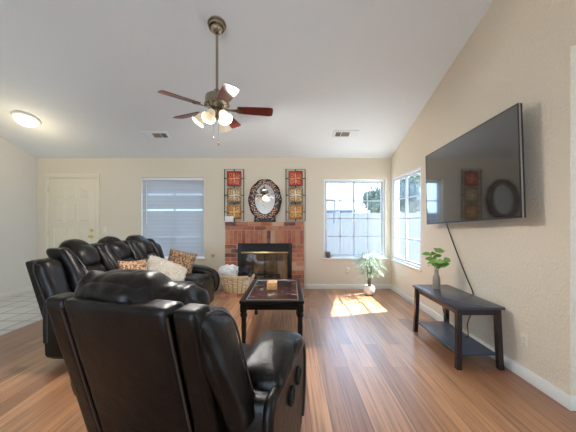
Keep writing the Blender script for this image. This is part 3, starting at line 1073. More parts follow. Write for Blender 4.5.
# ------------------------------------------------------------------ ceiling fan
FXC, FYC = -0.735, 2.88
fz = ceil_z(FYC)
fan = thing('ceiling_fan', 'five-bladed ceiling fan with a cluster of lit glass shades on a long rod', 'ceiling fan', (FXC, FYC, fz))
bm = BM()
lathe(bm, [(0.088, 0.0), (0.092, -0.012), (0.086, -0.022), (0.078, -0.024), (0.080, -0.042), (0.074, -0.056), (0.058, -0.060), (0.056, -0.078), (0.035, -0.098), (0.02, -0.104)], seg=32, mtx=Matrix.Rotation(-SLA, 4, 'X'))
link_mesh('canopy', bm, M['nickel'], fan)
ZH = 2.372 - fz     # blade plane relative to the ceiling
bm = BM()
lathe(bm, [(0.026, -0.10), (0.03, -0.085), (0.013, -0.075), (0.013, ZH + 0.20), (0.028, ZH + 0.19), (0.03, ZH + 0.15)], seg=18)
link_mesh('downrod', bm, M['nickel'], fan)
bm = BM()
lathe(bm, [(0.03, ZH + 0.165), (0.07, ZH + 0.155), (0.108, ZH + 0.13), (0.115, ZH + 0.10), (0.115, ZH + 0.055), (0.122, ZH + 0.05), (0.122, ZH + 0.035), (0.10, ZH + 0.025), (0.09, ZH + 0.005), (0.05, ZH - 0.005)], seg=40)
link_mesh('motor_housing', bm, M['nickel'], fan)
for k in range(5):
    a = radians(225 + 72 * k)
    mt = Matrix.Rotation(a, 4, 'Z') @ Matrix.Translation((0, 0, ZH)) @ Matrix.Rotation(radians(-13), 4, 'X')
    bm = BM()
    L0, L1 = 0.20, 0.555
    prof = [(L0, -0.052), (L0 + 0.1, -0.060), (L1 - 0.04, -0.070), (L1 - 0.008, -0.062), (L1, -0.04), (L1, 0.04), (L1 - 0.008, 0.062), (L1 - 0.04, 0.070), (L0 + 0.1, 0.060), (L0, 0.052)]
    A = [bm.verts.new((x, y, -0.004)) for x, y in prof]; B = [bm.verts.new((x, y, 0.004)) for x, y in prof]
    bm.faces.new(A[::-1]); bm.faces.new(B)
    for i in range(len(prof)):
        bm.faces.new((A[i], A[(i + 1) % len(prof)], B[(i + 1) % len(prof)], B[i]))
    bmesh.ops.transform(bm, matrix=mt, verts=bm.verts[:])
    bo = link_mesh('blade', bm, M['blade'], fan, smooth=25)
    bm = BM()
    prof = [(0.085, -0.014), (0.13, -0.012), (0.18, -0.02), (0.215, -0.042), (0.245, -0.036), (0.262, 0), (0.245, 0.036), (0.215, 0.042), (0.18, 0.02), (0.13, 0.012), (0.085, 0.014)]
    A = [bm.verts.new((x, y, -0.011)) for x, y in prof]; B = [bm.verts.new((x, y, -0.0045)) for x, y in prof]
    bm.faces.new(A[::-1]); bm.faces.new(B)
    for i in range(len(prof)):
        bm.faces.new((A[i], A[(i + 1) % len(prof)], B[(i + 1) % len(prof)], B[i]))
    for y in (-0.022, 0.022):
        lathe(bm, [(0.006, -0.015), (0.006, -0.010)], 0.228, y, 0, seg=8)
    bmesh.ops.transform(bm, matrix=mt, verts=bm.verts[:])
    link_mesh('blade_iron', bm, M['nickel'], bo)
bm = BM()
lathe(bm, [(0.05, ZH - 0.004), (0.062, ZH - 0.02), (0.062, ZH - 0.06), (0.045, ZH - 0.08), (0.02, ZH - 0.09), (0.012, ZH - 0.105), (0.001, ZH - 0.108)], seg=28)
link_mesh('light_kit', bm, M['nickel'], fan)
for k, (ang, br) in enumerate(((200, 0), (-50, 1), (-100, 0), (75, 0))):
    a = radians(ang)
    d = Vector((cos(a), sin(a), 0))
    root = Vector((0, 0, ZH - 0.045)) + d * 0.055
    tip = root + d * 0.05 + Vector((0, 0, -0.01))
    axis = (d * 0.62 + Vector((0, 0, -0.78))).normalized()
    bm = BM(); tube(bm, smooth_path([root, root + d * 0.03 + Vector((0, 0, 0.012)), tip]), 0.008, 8)
    q = Vector((0, 0, 1)).rotation_difference(axis).to_matrix().to_4x4()
    lathe(bm, [(0.018, -0.015), (0.024, 0.0), (0.024, 0.02)], seg=18, mtx=Matrix.Translation(tip) @ q)
    arm = link_mesh('lamp_arm', bm, M['nickel'], fan)
    bm = BM()
    lathe(bm, [(0.024, 0.008), (0.034, 0.02), (0.043, 0.05), (0.050, 0.085), (0.060, 0.115), (0.066, 0.125), (0.063, 0.125), (0.047, 0.085), (0.040, 0.05), (0.028, 0.02), (0.001, 0.018)], seg=28, mtx=Matrix.Translation(tip) @ q)
    link_mesh('lamp_shade', bm, M['shade_bright' if br else 'shade_glass'], fan)
    lamp('fan_bulb', 'SPOT', Vector((FXC, FYC, fz)) + tip + axis * 0.13, 29.0, (1.0, 0.97, 0.92), axis.to_track_quat('-Z', 'Y').to_euler(), spot_size=radians(178), spot_blend=0.3, shadow_soft_size=0.05)
for x, L in ((0.03, 0.30), (-0.02, 0.24)):
    bm = BM(); tube(bm, [(x, -0.055, ZH - 0.05), (x, -0.057, ZH - 0.05 - L)], 0.0016, 6)
    lathe(bm, [(0.001, 0), (0.005, 0.004), (0.006, 0.02), (0.003, 0.03)], x, -0.057, ZH - 0.08 - L, seg=10)
    link_mesh('pull_chain', bm, M['nickel'], fan)

# ------------------------------------------------------------------ television
def tilt_y(o):
    return o
tv = thing('television', 'large black flat television mounted on the right wall', 'television', (XR - 0.14, 2.91, 1.25), (0, radians(-2.4), -pi / 2))
# local: x towards camera (-y world) ... rotated so local -y faces the room
HWD, TH = 0.755, 0.87
onebox('screen', M['tv_screen'], tv, -HWD + 0.008, HWD - 0.008, -0.003, 0.004, 0.016, TH - 0.008, 0.0)
bm = BM()
box(bm, -HWD, HWD, 0.004, 0.030, 0.0, TH, 0.004)
box(bm, -HWD * 0.7, HWD * 0.7, 0.030, 0.058, 0.08, TH * 0.62, 0.01)
link_mesh('housing', bm, M['tv_plastic'], tv)
bm = BM()
box(bm, -HWD, -HWD + 0.008, -0.005, 0.004, 0, TH); box(bm, HWD - 0.008, HWD, -0.005, 0.004, 0, TH)
box(bm, -HWD + 0.008, HWD - 0.008, -0.005, 0.004, TH - 0.008, TH); box(bm, -HWD + 0.008, HWD - 0.008, -0.005, 0.004, 0, 0.016)
link_mesh('bezel', bm, M['tv_plastic'], tv)
bm = BM(); box(bm, HWD - 0.001, HWD + 0.002, 0.0, 0.012, 0.0, TH); box(bm, -HWD, HWD, -0.006, 0.004, -0.003, 0.0)
tag(link_mesh('edge_strip', bm, M['tv_edge'], tv, smooth=0), 'silver edge strip')
bm = BM()
box(bm, -0.25, 0.25, 0.122, 0.135, 0.25, 0.62, 0.003)
for x in (-0.18, 0.18):
    box(bm, x - 0.02, x + 0.02, 0.055, 0.125, 0.2, 0.6, 0.003)
link_mesh('wall_mount', bm, M['black_metal'], tv)
bm = BM()
tube(bm, smooth_path([(1.80, 3.40, 1.30), (1.838, 3.41, 1.20), (1.848, 3.33, 1.05), (1.85, 3.20, 0.86), (1.85, 3.05, 0.66), (1.845, 2.94, 0.53), (1.838, 2.92, 0.42), (1.85, 2.90, 0.33)], 8), 0.006, 8)
bpy.context.view_layer.update()
bmesh.ops.transform(bm, matrix=tv.matrix_world.inverted(), verts=bm.verts[:])
tag(link_mesh('power_cord', bm, M['cable'], tv), 'black cord hanging down the wall')

# ------------------------------------------------------------------ console table
ct = thing('console_table', 'dark espresso console table with low shelf under the television', 'console table', (1.60, 2.89, 0))
bm = BM(); box(bm, -0.205, 0.205, -0.45, 0.45, 0.508, 0.53, 0.003); tag(link_mesh('tabletop', bm, M['blue_sheen'], ct), 'dark top tinted with a bluish sheen')
bm = BM()
for y0, y1 in ((-0.415, -0.395), (0.395, 0.415)):
    box(bm, -0.165, 0.165, y0, y1, 0.455, 0.508)
for x0, x1 in ((-0.175, -0.157), (0.157, 0.175)):
    box(bm, x0, x1, -0.415, 0.415, 0.455, 0.508)
link_mesh('apron', bm, M['espresso'], ct)
bm = BM(); box(bm, -0.165, 0.165, -0.405, 0.405, 0.105, 0.122, 0.002); tag(link_mesh('lower_shelf', bm, M['blue_sheen_shelf'], ct), 'dark lower shelf tinted with a bluish sheen')
for sx in (-1, 1):
    for sy in (-1, 1):
        bm = BM()
        w = 0.021
        path = [(sx * 0.165, sy * 0.405, 0.507), (sx * 0.170, sy * 0.413, 0.28), (sx * 0.176, sy * 0.422, 0.05), (sx * 0.179, sy * 0.426, 0.0)]
        rings = [[bm.verts.new((x + a * w, y + b * w, z)) for a, b in ((-1, -1), (1, -1), (1, 1), (-1, 1))] for x, y, z in path]
        for A, B in zip(rings, rings[1:]):
            for k in range(4):
                bm.faces.new((A[k], A[(k + 1) % 4], B[(k + 1) % 4], B[k]))
        bm.faces.new(rings[0]); bm.faces.new(rings[-1])
        link_mesh('leg', bm, M['espresso'], ct, smooth=0)
bm = BM()
tube(bm, smooth_path([(1.70, 3.27, 0.44), (1.66, 3.18, 0.36), (1.64, 3.10, 0.26), (1.66, 3.0, 0.17), (1.69, 2.85, 0.131), (1.71, 2.80, 0.15), (1.74, 2.86, 0.24), (1.80, 2.90, 0.33), (1.846, 2.93, 0.40)], 8), 0.005, 8)
tag(link_mesh('power_cable', bm, M['cable']), 'black cable looping over the low shelf of the console table', 'cable')

vp = thing('vase_plant', 'taupe bottle vase of green leafy stems on the far end of the console table', 'plant', (1.575, 3.14, 0.531))
bm = BM(); lathe(bm, [(0.001, 0), (0.034, 0.0), (0.038, 0.01), (0.038, 0.10), (0.034, 0.13), (0.022, 0.155), (0.019, 0.185), (0.022, 0.20), (0.016, 0.20), (0.014, 0.16), (0.001, 0.155)], seg=24); link_mesh('vase', bm, M['vase'], vp)
def leaf(bm, base, d, L, W, droop=0.25, n=5, up=Vector((0, 0, 1))):
    d = Vector(d).normalized()
    s = d.cross(up)
    if s.length < 1e-3: s = Vector((1, 0, 0))
    s.normalize()
    nrm = s.cross(d)
    rows = []
    for i in range(n + 1):
        t = i / n
        c = Vector(base) + d * (L * t) - Vector((0, 0, 1)) * (droop * L * t * t)
        w = W * sin(pi * min(max(t * 0.94 + 0.03, 0), 1)) ** 0.8 * (1 - 0.35 * t)
        rows.append((bm.verts.new(c + s * w + nrm * w * 0.25), bm.verts.new(c), bm.verts.new(c - s * w + nrm * w * 0.25)))
    for A, B in zip(rows, rows[1:]):
        bm.faces.new((A[0], A[1], B[1], B[0])); bm.faces.new((A[1], A[2], B[2], B[1]))
rl = random.Random(11)
stem_tips = []
bm = BM()
for (dx, dy, h) in ((-0.05, 0.02, 0.36), (0.05, -0.05, 0.31), (0.01, 0.03, 0.40), (0.08, 0.0, 0.27), (-0.03, -0.06, 0.29)):
    p = smooth_path([(0, 0, 0.15), (dx * 0.3, dy * 0.3, 0.22), (dx, dy, h)], 5)
    tube(bm, p, 0.0028, 6); stem_tips.append(p)
link_mesh('stems', bm, M['stem_green'], vp)
for p in stem_tips:
    for t, c in ((-1, 4), (-3, 2), (-5, 2)):
        for k in range(c):
            a = rl.uniform(0, 2 * pi)
            bm = BM(); leaf(bm, p[t], (cos(a), sin(a), rl.uniform(0.0, 0.7)), rl.uniform(0.075, 0.105), rl.uniform(0.026, 0.034), 0.3, up=Vector((rl.uniform(-.3, .3), -0.9, rl.uniform(0.1, 0.9))).normalized())
            link_mesh('leaf', bm, M['leaf_bright'], vp, smooth=80)

# ------------------------------------------------------------------ tall pale plant by the corner
pp = thing('potted_bamboo', 'slender pale-leaved bamboo plant in a round white pot by the corner windows', 'plant', (1.345, 4.98, 0))
bm = BM(); lathe(bm, [(0.001, 0), (0.055, 0.0), (0.085, 0.025), (0.098, 0.07), (0.092, 0.12), (0.072, 0.155), (0.066, 0.165), (0.058, 0.16), (0.056, 0.135), (0.001, 0.13)], seg=32); link_mesh('pot', bm, M['pot_white'], pp)
bm = BM(); lathe(bm, [(0.001, 0.128), (0.057, 0.132), (0.057, 0.137), (0.001, 0.142)], seg=20); link_mesh('soil', bm, M['stem_dark'], pp)
bl_m = BM()
rp = random.Random(21)
for k in range(6):
    a = 2 * pi * k / 6 + 0.4
    top = Vector((cos(a) * rp.uniform(0.03, 0.09), sin(a) * rp.uniform(0.03, 0.09), rp.uniform(0.56, 0.76)))
    p = smooth_path([(cos(a) * 0.022, sin(a) * 0.022, 0.13), (cos(a) * 0.03, sin(a) * 0.03, 0.35), top], 7)
    bm = BM(); tube(bm, p, [0.007 - 0.004 * i / (len(p) - 1) for i in range(len(p))], 7)
    link_mesh('cane', bm, M['stem_dark'], pp)
    for t in range(6, len(p)):
        for q in range(2 if t < 10 else 4):
            b = rp.uniform(0, 2 * pi)
            d0 = Vector((cos(b), sin(b), rp.uniform(-0.15, 0.6)))
            tw = [p[t], p[t] + d0 * rp.uniform(0.06, 0.17)]
            tube(bl_m, tw, 0.0015, 4)
            for z in range(3):
                d1 = d0 + Vector((rp.uniform(-.7, .7), rp.uniform(-.7, .7), rp.uniform(-.5, .4)))
                leaf(bl_m, tw[1], d1, rp.uniform(0.08, 0.14), rp.uniform(0.004, 0.008), 0.45, 4)
link_mesh('foliage', bl_m, M['leaf_pale'], pp, smooth=80)

sb = thing('wood_block', 'small dark brown wooden block on the left end of the sliding window sill', 'block', (0.695, YB + 0.02, W2[2] + 0.0025))
onebox('block', M['wood_box'], sb, -0.036, 0.036, -0.035, 0.035, 0, 0.10, 0.006)
onebox('cap', M['wood_box'], sb, -0.041, 0.041, -0.039, 0.039, 0.10, 0.112, 0.003)

# ------------------------------------------------------------------ coffee table
tb = thing('coffee_table', 'black coffee table with turned legs and inset marbled top', 'coffee table', (-0.19, 3.415, 0))
TW, TL, TZ = 0.322, 0.555, 0.47
bm = BM()
fw = 0.055
box(bm, -TW, -TW + fw, -TL, TL, TZ - 0.03, TZ, 0.006); box(bm, TW - fw, TW, -TL, TL, TZ - 0.03, TZ, 0.006)
box(bm, -TW + fw, TW - fw, -TL, -TL + fw, TZ - 0.03, TZ, 0.006); box(bm, -TW + fw, TW - fw, TL - fw, TL, TZ - 0.03, TZ, 0.006)
link_mesh('top_frame', bm, M['black_wood'], tb)
bm = BM(); box(bm, -TW + fw, TW - fw, -TL + fw, TL - fw, TZ - 0.022, TZ - 0.006); link_mesh('inset_panel', bm, M['table_top'], tb, smooth=0)
bm = BM()
for x in (-TW + fw + 0.006, TW - fw - 0.006):
    tube(bm, [(x, -TL + fw, TZ - 0.004), (x, TL - fw, TZ - 0.004)], 0.006, 6)
for y in (-TL + fw + 0.006, TL - fw - 0.006):
    tube(bm, [(-TW + fw, y, TZ - 0.004), (TW - fw, y, TZ - 0.004)], 0.004, 6)
tag(link_mesh('beading', bm, M['tv_edge'], tb), 'silver beading')
bm = BM()
ax, ay = TW - 0.035, TL - 0.035
box(bm, -ax, ax, -ay - 0.011, -ay + 0.011, TZ - 0.095, TZ - 0.03); box(bm, -ax, ax, ay - 0.011, ay + 0.011, TZ - 0.095, TZ - 0.03)
box(bm, -ax - 0.011, -ax + 0.011, -ay, ay, TZ - 0.095, TZ - 0.03); box(bm, ax - 0.011, ax + 0.011, -ay, ay, TZ - 0.095, TZ - 0.03)
link_mesh('apron', bm, M['black_wood'], tb)
for sx in (-1, 1):
    for sy in (-1, 1):
        bm = BM()
        cx, cy = sx * (TW - 0.04), sy * (TL - 0.04)
        box(bm, cx - 0.032, cx + 0.032, cy - 0.032, cy + 0.032, TZ - 0.115, TZ - 0.03, 0.003)
        lathe(bm, [(0.020, 0.358), (0.026, 0.35), (0.034, 0.335), (0.036, 0.32), (0.032, 0.305), (0.022, 0.295), (0.026, 0.288), (0.027, 0.28), (0.024, 0.27), (0.027, 0.22), (0.024, 0.12), (0.019, 0.05), (0.022, 0.035), (0.024, 0.02), (0.020, 0.0)], cx, cy, 0, seg=20)
        link_mesh('leg', bm, M['black_wood'], tb)
cd = thing('candle_holder', 'amber square candle holder on the dark coffee table', 'candle', (-0.222, 3.42, TZ - 0.0055))
bm = BM()
t = 0.006; a = 0.058
box(bm, -a, a, -a, a, 0, 0.01, 0.002)
for (x0, x1, y0, y1) in ((-a, -a + t, -a, a), (a - t, a, -a, a), (-a + t, a - t, -a, -a + t), (-a + t, a - t, a - t, a)):
    box(bm, x0, x1, y0, y1, 0.008, 0.085, 0.002)
link_mesh('glass_box', bm, M['candle_glass'], cd)
bm = BM(); box(bm, -a + 0.007, a - 0.007, -a + 0.007, a - 0.007, 0.01, 0.068, 0.004); link_mesh('wax', bm, M['wax'], cd)
bm = BM(); tube(bm, [(0, 0, 0.066), (0.002, 0, 0.08)], 0.002, 6); link_mesh('wick', bm, M['black_slot'], cd)

# ------------------------------------------------------------------ leather recliner seats
def lean_fn(z_from, slope):
    def f(p):
        return Vector((p.x, p.y - slope * max(0.0, p.z - z_from), p.z))
    return f

def arm_profile(y0, y1, zr, zf):
    pts = [(y0, 0.07), (y0 - 0.01, zr * 0.55), (y0, zr - 0.03), (y0 + 0.08, zr), ((y0 + y1) / 2, zr + (zf - zr) * 0.55), (y1 - 0.16, zf), (y1 - 0.05, zf - 0.03), (y1, zf - 0.12), (y1 - 0.004, zf * 0.55), (y1 - 0.035, 0.20), (y1 - 0.13, 0.07)]
    sp = smooth_path([(0, a, b) for a, b in pts], 5)
    return [(p.y, p.z) for p in sp]

def leather_arm(root, s, xi, xo, y0, y1, zr, zf, levers=False):
    """s=+1 right, -1 left; xi/xo inner and outer distance from the centre line"""
    prof = arm_profile(y0, y1, zr, zf)
    bm = BM()
    a, b = sorted((s * xi, s * xo))
    extrude_profile(bm, prof, 'x', a, b, 0.03, 4)
    bmesh.ops.triangulate(bm, faces=[f for f in bm.faces if len(f.verts) > 8])
    ar = link_mesh('armrest', bm, M['leather'], root, smooth=50)
    bm = BM()
    xm = s * (xi + xo) / 2
    def sl(p):
        t = (p.y - y0) / (y1 - y0)
        z = p.z + (zr + (zf - zr) * min(1, max(0, t)))
        if t > 0.72:
            z -= 0.24 * (t - 0.72) ** 2 * 10 * 0.33
        return Vector((p.x, p.y, z))
    rbox(bm, (xm, (y0 + y1) / 2 + 0.03, -0.012), ((xo - xi) / 2 + 0.012, (y1 - y0) / 2 - 0.045, 0.05), 0.05, n=16, crown=(0, 0, 0.03), deform=sl, wr=0.006, wf=9, seed=s)
    link_mesh('arm_pad', bm, M['leather'], ar, smooth=70)
    bm = BM()
    x = s * (xo + 0.001)
    pr = prof[3:-3]
    cy, cz = (y0 + y1) / 2, zr * 0.5
    tube(bm, [(x - s * 0.004, cy + (u - cy) * 0.945, cz + (z - cz) * 0.93) for u, z in pr], 0.007, 7)
    tube(bm, [(x - s * 0.024, u, z + 0.001) for u, z in pr], 0.007, 7)
    link_mesh('piping', bm, M['stitch'], ar, smooth=80)
    bm = BM()
    k0 = 3
    tube(bm, [(x - s * 0.016, cy + (u - cy) * 0.985, cz + (z - cz) * 0.975) for u, z in prof[k0:-4]], 0.026, 12)
    link_mesh('arm_bumper', bm, M['leather'], ar, smooth=80)
    if levers:
        for (ly, lz) in ((y1 - 0.29, zf - 0.20), (y1 - 0.165, zf - 0.165)):
            bm = BM()
            q = Matrix.Translation((s * xo - s * 0.002, ly, lz)) @ Matrix.Rotation(radians(-18), 4, 'X') @ Matrix.Rotation(s * pi / 2, 4, 'Y')
            lathe(bm, [(0.044, 0.0), (0.046, 0.012), (0.040, 0.017), (0.033, 0.007), (0.001, 0.005)], seg=24, sx=1.0, sy=0.72, mtx=q)
            lathe(bm, [(0.022, 0.004), (0.022, 0.012), (0.001, 0.015)], seg=18, sx=1.0, sy=0.5, mtx=q)
            link_mesh('recline_lever', bm, M['black_metal'], root)
    return ar

# --- foreground armchair, seen from behind
ch = thing('recliner_armchair', 'dark brown leather recliner armchair seen from behind in the foreground', 'armchair', (-0.585, 1.305, 0), (0, 0, radians(-15.7)))
ch.scale = (0.94, 1, 1)
L = M['leather']
ln = lean_fn(0.2, 0.28)
cushion('base', L, ch, (0, 0.22, 0.19), (0.35, 0.26, 0.13), 0.04)
cushion('seat_cushion', L, ch, (0, 0.29, 0.41), (0.335, 0.28, 0.10), 0.08, crown=(0, 0, 0.035), wr=0.008)
cushion('footrest', L, ch, (0, 0.545, 0.25), (0.33, 0.045, 0.17), 0.04, crown=(0, 0.02, 0))
bm = BM()
rbox(bm, (0, 0.0, 0.572), (0.255, 0.06, 0.382), 0.025, n=14, crown=(0, 0.012, 0), deform=ln, wr=0.004, wf=5)
back = tag(link_mesh('back_panel', bm, L, ch, smooth=60), 'smooth outer back panel')
for s in (-1, 1):
    bm = BM()
    rbox(bm, (s * 0.315, 0.008, 0.57), (0.058, 0.062, 0.38), 0.03, n=12, deform=ln, wr=0.004, wf=6, seed=s)
    link_mesh('back_strip', bm, L, back, smooth=60)
    bm = BM()
    tube(bm, [ln(Vector((s * 0.256, -0.058, 0.22 + 0.70 * t / 12))) for t in range(13)], 0.0055, 7)
    link_mesh('piping', bm, M['stitch'], back)
    # wing that wraps forward
    bm = BM()
    def wing(p, s=s):
        q = ln(Vector((p.x, p.y, p.z)))
        q.z -= 0.35 * max(0, p.y) * max(0, (p.z - 0.5) / 0.4)
        q.x += s * (0.27 if s > 0 else 0.08) * (0.80 - p.z)
        q.y += 0.10 * max(0, (p.z - 0.6) / 0.34) * max(0, min(1, (p.y + 0.03) / 0.12))
        return q
    rbox(bm, (s * 0.36 if s > 0 else -0.33, 0.04, 0.69), (0.048, 0.085, 0.245), 0.046, n=16, crown=(0.012, 0, 0), deform=wing, wr=0.006, wf=8, seed=3 * s)
    wg = link_mesh('wing', bm, L, ch, smooth=70)
    bm = BM()
    tube(bm, smooth_path([wing(Vector((s * (0.409 if s > 0 else 0.379), y, z))) for y, z in ((0.10, 0.50), (0.112, 0.6), (0.112, 0.75), (0.10, 0.87), (0.05, 0.925), (-0.01, 0.925))], 5), 0.005, 7)
    link_mesh('piping', bm, M['stitch'], wg)
    leather_arm(ch, s, 0.345, 0.575, -0.03 if s > 0 else 0.10, 0.525, 0.545, 0.62, levers=(s > 0))
# inner back cushion and the rolled headrest
cushion('back_cushion', L, ch, (0, 0.13, 0.62), (0.30, 0.09, 0.22), 0.085, crown=(0, 0.04, 0), deform=ln, wr=0.01)
def head(p):
    zc_ = 0.96
    u = (p.x + 0.078) / 0.22
    e = max(0.0, abs(u) - 0.35) / 0.65
    z = zc_ + (p.z - zc_) * (1 - 0.26 * e * e)
    rip = 0.017 * min(1.0, e * 1.3) * sin(11 * atan2(p.z - 0.90, (0.17 if u > 0 else -0.33) - p.x) + p.y * 18)
    sag = -0.014 * e * e - 0.012 + 0.004 * cos(1.6 * u)
    return Vector((p.x, p.y - 0.015 * (1 - e) + 0.5 * rip, z + sag + rip - 0.07 * max(0, -p.y - 0.12) - (0.07 * (p.x + 0.078) if p.z < 0.95 else 0.02 * (p.x + 0.078))))
bm = BM()
rbox(bm, (-0.078, -0.105, 0.968), (0.22, 0.10, 0.076), 0.068, n=44, crown=(0, 0.02, 0.012), deform=head, wr=0.012, wf=7, seed=4)
link_mesh('headrest', bm, L, ch, smooth=80)
for (cx, cy, cz, hx, hy, hz, sd) in ((0.15, -0.05, 0.92, 0.10, 0.095, 0.050, 5), (-0.255, -0.07, 0.94, 0.105, 0.09, 0.05, 8)):
    bm = BM()
    rbox(bm, (cx, cy, cz), (hx, hy, hz), 0.058, n=18, crown=(0, 0, 0.012), wr=0.012, wf=9, seed=sd, deform=lambda p: Vector((p.x, p.y, p.z - 0.22 * max(0, abs(p.x) - 0.2) + 0.004 * sin(p.x * 110 + p.y * 30))))
    link_mesh('shoulder_roll', bm, L, ch, smooth=80)

# --- three-seat reclining sofa along the left
sf = thing('reclining_sofa', 'dark brown leather three-seat reclining sofa in front of the blinded window', 'sofa', (-2.13, 3.55, 0), (0, 0, radians(-92.5)))
ls = lean_fn(0.3, 0.33)
cushion('base', L, sf, (0, 0.46, 0.19), (1.03, 0.40, 0.14), 0.03, n=10)
bm = BM()
rbox(bm, (0, 0.095, 0.52), (1.025, 0.065, 0.39), 0.03, n=16, deform=ls, crown=(0, 0.01, 0))
bo = tag(link_mesh('back_panel', bm, L, sf, smooth=60), 'flat outer back')
for s in (-1, 1):
    bm = BM()
    tube(bm, [ls(Vector((s * 1.027, 0.14, 0.15 + 0.75 * t / 10))) for t in range(11)], 0.006, 7)
    link_mesh('piping', bm, M['stitch'], bo)
for s in (-1, 1):
    leather_arm(sf, s, 0.835, 1.05, 0.06, 0.95, 0.57, 0.50)
    bm = BM()
    rbox(bm, (s * 0.935, 0.165, 0.70), (0.108, 0.075, 0.225), 0.07, n=14, deform=ls, wr=0.008, wf=7, seed=s)
    w = link_mesh('corner_bolster', bm, L, sf, smooth=70)
    bm = BM()
    tube(bm, smooth_path([ls(Vector((s * (0.935 + 0.108), y, z))) for y, z in ((0.14, 0.5), (0.13, 0.65), (0.12, 0.8), (0.14, 0.885), (0.2, 0.87))], 5), 0.005, 7)
    link_mesh('piping', bm, M['stitch'], w)
for i, cx in enumerate((0.555, 0.0, -0.555)):
    cushion('seat_cushion', L, sf, (cx, 0.56, 0.40), (0.272, 0.38, 0.085), 0.07, crown=(0, 0, 0.03), wr=0.008, seed=i)
    cushion('footrest', L, sf, (cx, 0.90, 0.24), (0.27, 0.05, 0.17), 0.04, crown=(0, 0.02, 0), n=10)
    cushion('back_cushion', L, sf, (cx, 0.19, 0.64), (0.185, 0.10, 0.20), 0.09, crown=(0, 0.05, 0), deform=ls, wr=0.012, wf=8, seed=i + 2)
    def hd(p, cx=cx):
        u = abs(p.x - cx) / 0.2
        return ls(Vector((p.x, p.y, p.z - 0.03 * u * u)))
    cushion('headrest', L, sf, (cx, 0.15, 0.90), (0.175, 0.135, 0.150), 0.12, n=18, crown=(0, 0.03, 0.02), deform=hd, wr=0.010, wf=7, seed=i + 6)
    for s in (-1, 1):
        bm = BM()
        def bo_(p, cx=cx, s=s):
            return ls(Vector((p.x, p.y + 0.05 * sin(pi * min(1, max(0, (p.z - 0.5) / 0.45))), p.z)))
        rbox(bm, (cx + s * 0.222, 0.165, 0.74), (0.056, 0.11, 0.265), 0.052, n=14, deform=bo_, wr=0.008, wf=9, seed=i + s)
        w = link_mesh('side_bolster', bm, L, sf, smooth=70)
        bm = BM()
        tube(bm, smooth_path([bo_(Vector((cx + s * 0.19, y, z))) for y, z in ((0.305, 0.55), (0.305, 0.75), (0.28, 0.92), (0.20, 0.975), (0.10, 0.95))], 5), 0.0045, 6)
        link_mesh('piping', bm, M['stitch'], w)

# --- cushions on the sofa
def pillow(bm, w, h, t, n=16):
    grid = {}
    for sgn in (1, -1):
        for i in range(n + 1):
            for j in range(n + 1):
                u, v = i / n * 2 - 1, j / n * 2 - 1
                e = (1 - u ** 4) * (1 - v ** 4)
                x = u * w * (1 - 0.08 * (1 - v * v)); z = v * h * (1 - 0.08 * (1 - u * u))
                y = sgn * t * max(e, 0) ** 0.6
                key = (sgn if e > 1e-9 else 0, i, j)
                if key not in grid:
                    grid[key] = bm.verts.new((x, y + 0.006 * noise.noise(Vector((x * 9, z * 9, sgn))), z))
    def g_(s, i, j):
        return grid.get((s, i, j)) or grid[(0, i, j)]
    for sgn in (1, -1):
        for i in range(n):
            for j in range(n):
                bm.faces.new((g_(sgn, i, j), g_(sgn, i + 1, j), g_(sgn, i + 1, j + 1), g_(sgn, i, j + 1)))
def place(o, loc, rot):
    o.location = loc; o.rotation_euler = rot
    return o
bm = BM(); pillow(bm, 0.20, 0.19, 0.075)
place(tag(link_mesh('throw_pillow', bm, M['leopard'], smooth=70), 'leopard-print throw pillow against the far arm of the sofa', 'pillow', 'leopard print pillows on the sofa'), (-1.63, 4.28, 0.645), (radians(-22), radians(14), radians(15)))
bm = BM(); pillow(bm, 0.19, 0.18, 0.07)
place(tag(link_mesh('throw_pillow', bm, M['leopard'], smooth=70), 'leopard-print throw pillow peeking out behind the armchair headrest on the sofa', 'pillow', 'leopard print pillows on the sofa'), (-1.74, 3.24, 0.655), (radians(-20), radians(4), radians(70)))
fl = thing('fur_pillow', 'shaggy cream fur pillow in the middle of the leather sofa', 'pillow', (-1.60, 3.72, 0.61), (radians(-38), radians(26), radians(35)))
bm = BM(); pillow(bm, 0.25, 0.145, 0.085)
pts = [(v.co.copy(), v.normal.copy()) for v in bm.verts]
bm.normal_update()
faces = [(f.calc_center_median(), f.normal.copy(), [v.co.copy() for v in f.verts]) for f in bm.faces]
link_mesh('pillow_cover', bm, M['fur'], fl, smooth=80)
bm = BM()
rf = random.Random(2)
for c, nrm, vs in faces:
    if nrm.dot(c) < 0: nrm = -nrm
    for k in range(9):
        a = rf.random(); b = rf.random()
        p = vs[0].lerp(vs[1], a).lerp(vs[3].lerp(vs[2], a), b)
        d = (nrm + Vector((rf.uniform(-.9, .9), rf.uniform(-.6, .6), rf.uniform(-1.0, .4)))).normalized()
        ln_ = rf.uniform(0.02, 0.042)
        s = d.cross(Vector((rf.random(), rf.random(), rf.random()))).normalized() * 0.0028
        m_ = p + d * ln_ * 0.55 + Vector((0, 0, 0.002))
        e = p + d * ln_ - Vector((0, 0, 0.010))
        v = [bm.verts.new(x) for x in (p - s, p + s, m_ + s * 0.8, m_ - s * 0.8, e)]
        bm.faces.new(v[:4]); bm.faces.new((v[3], v[2], v[4]))
tag(link_mesh('fur', bm, M['fur'], fl, smooth=0), kind='stuff')

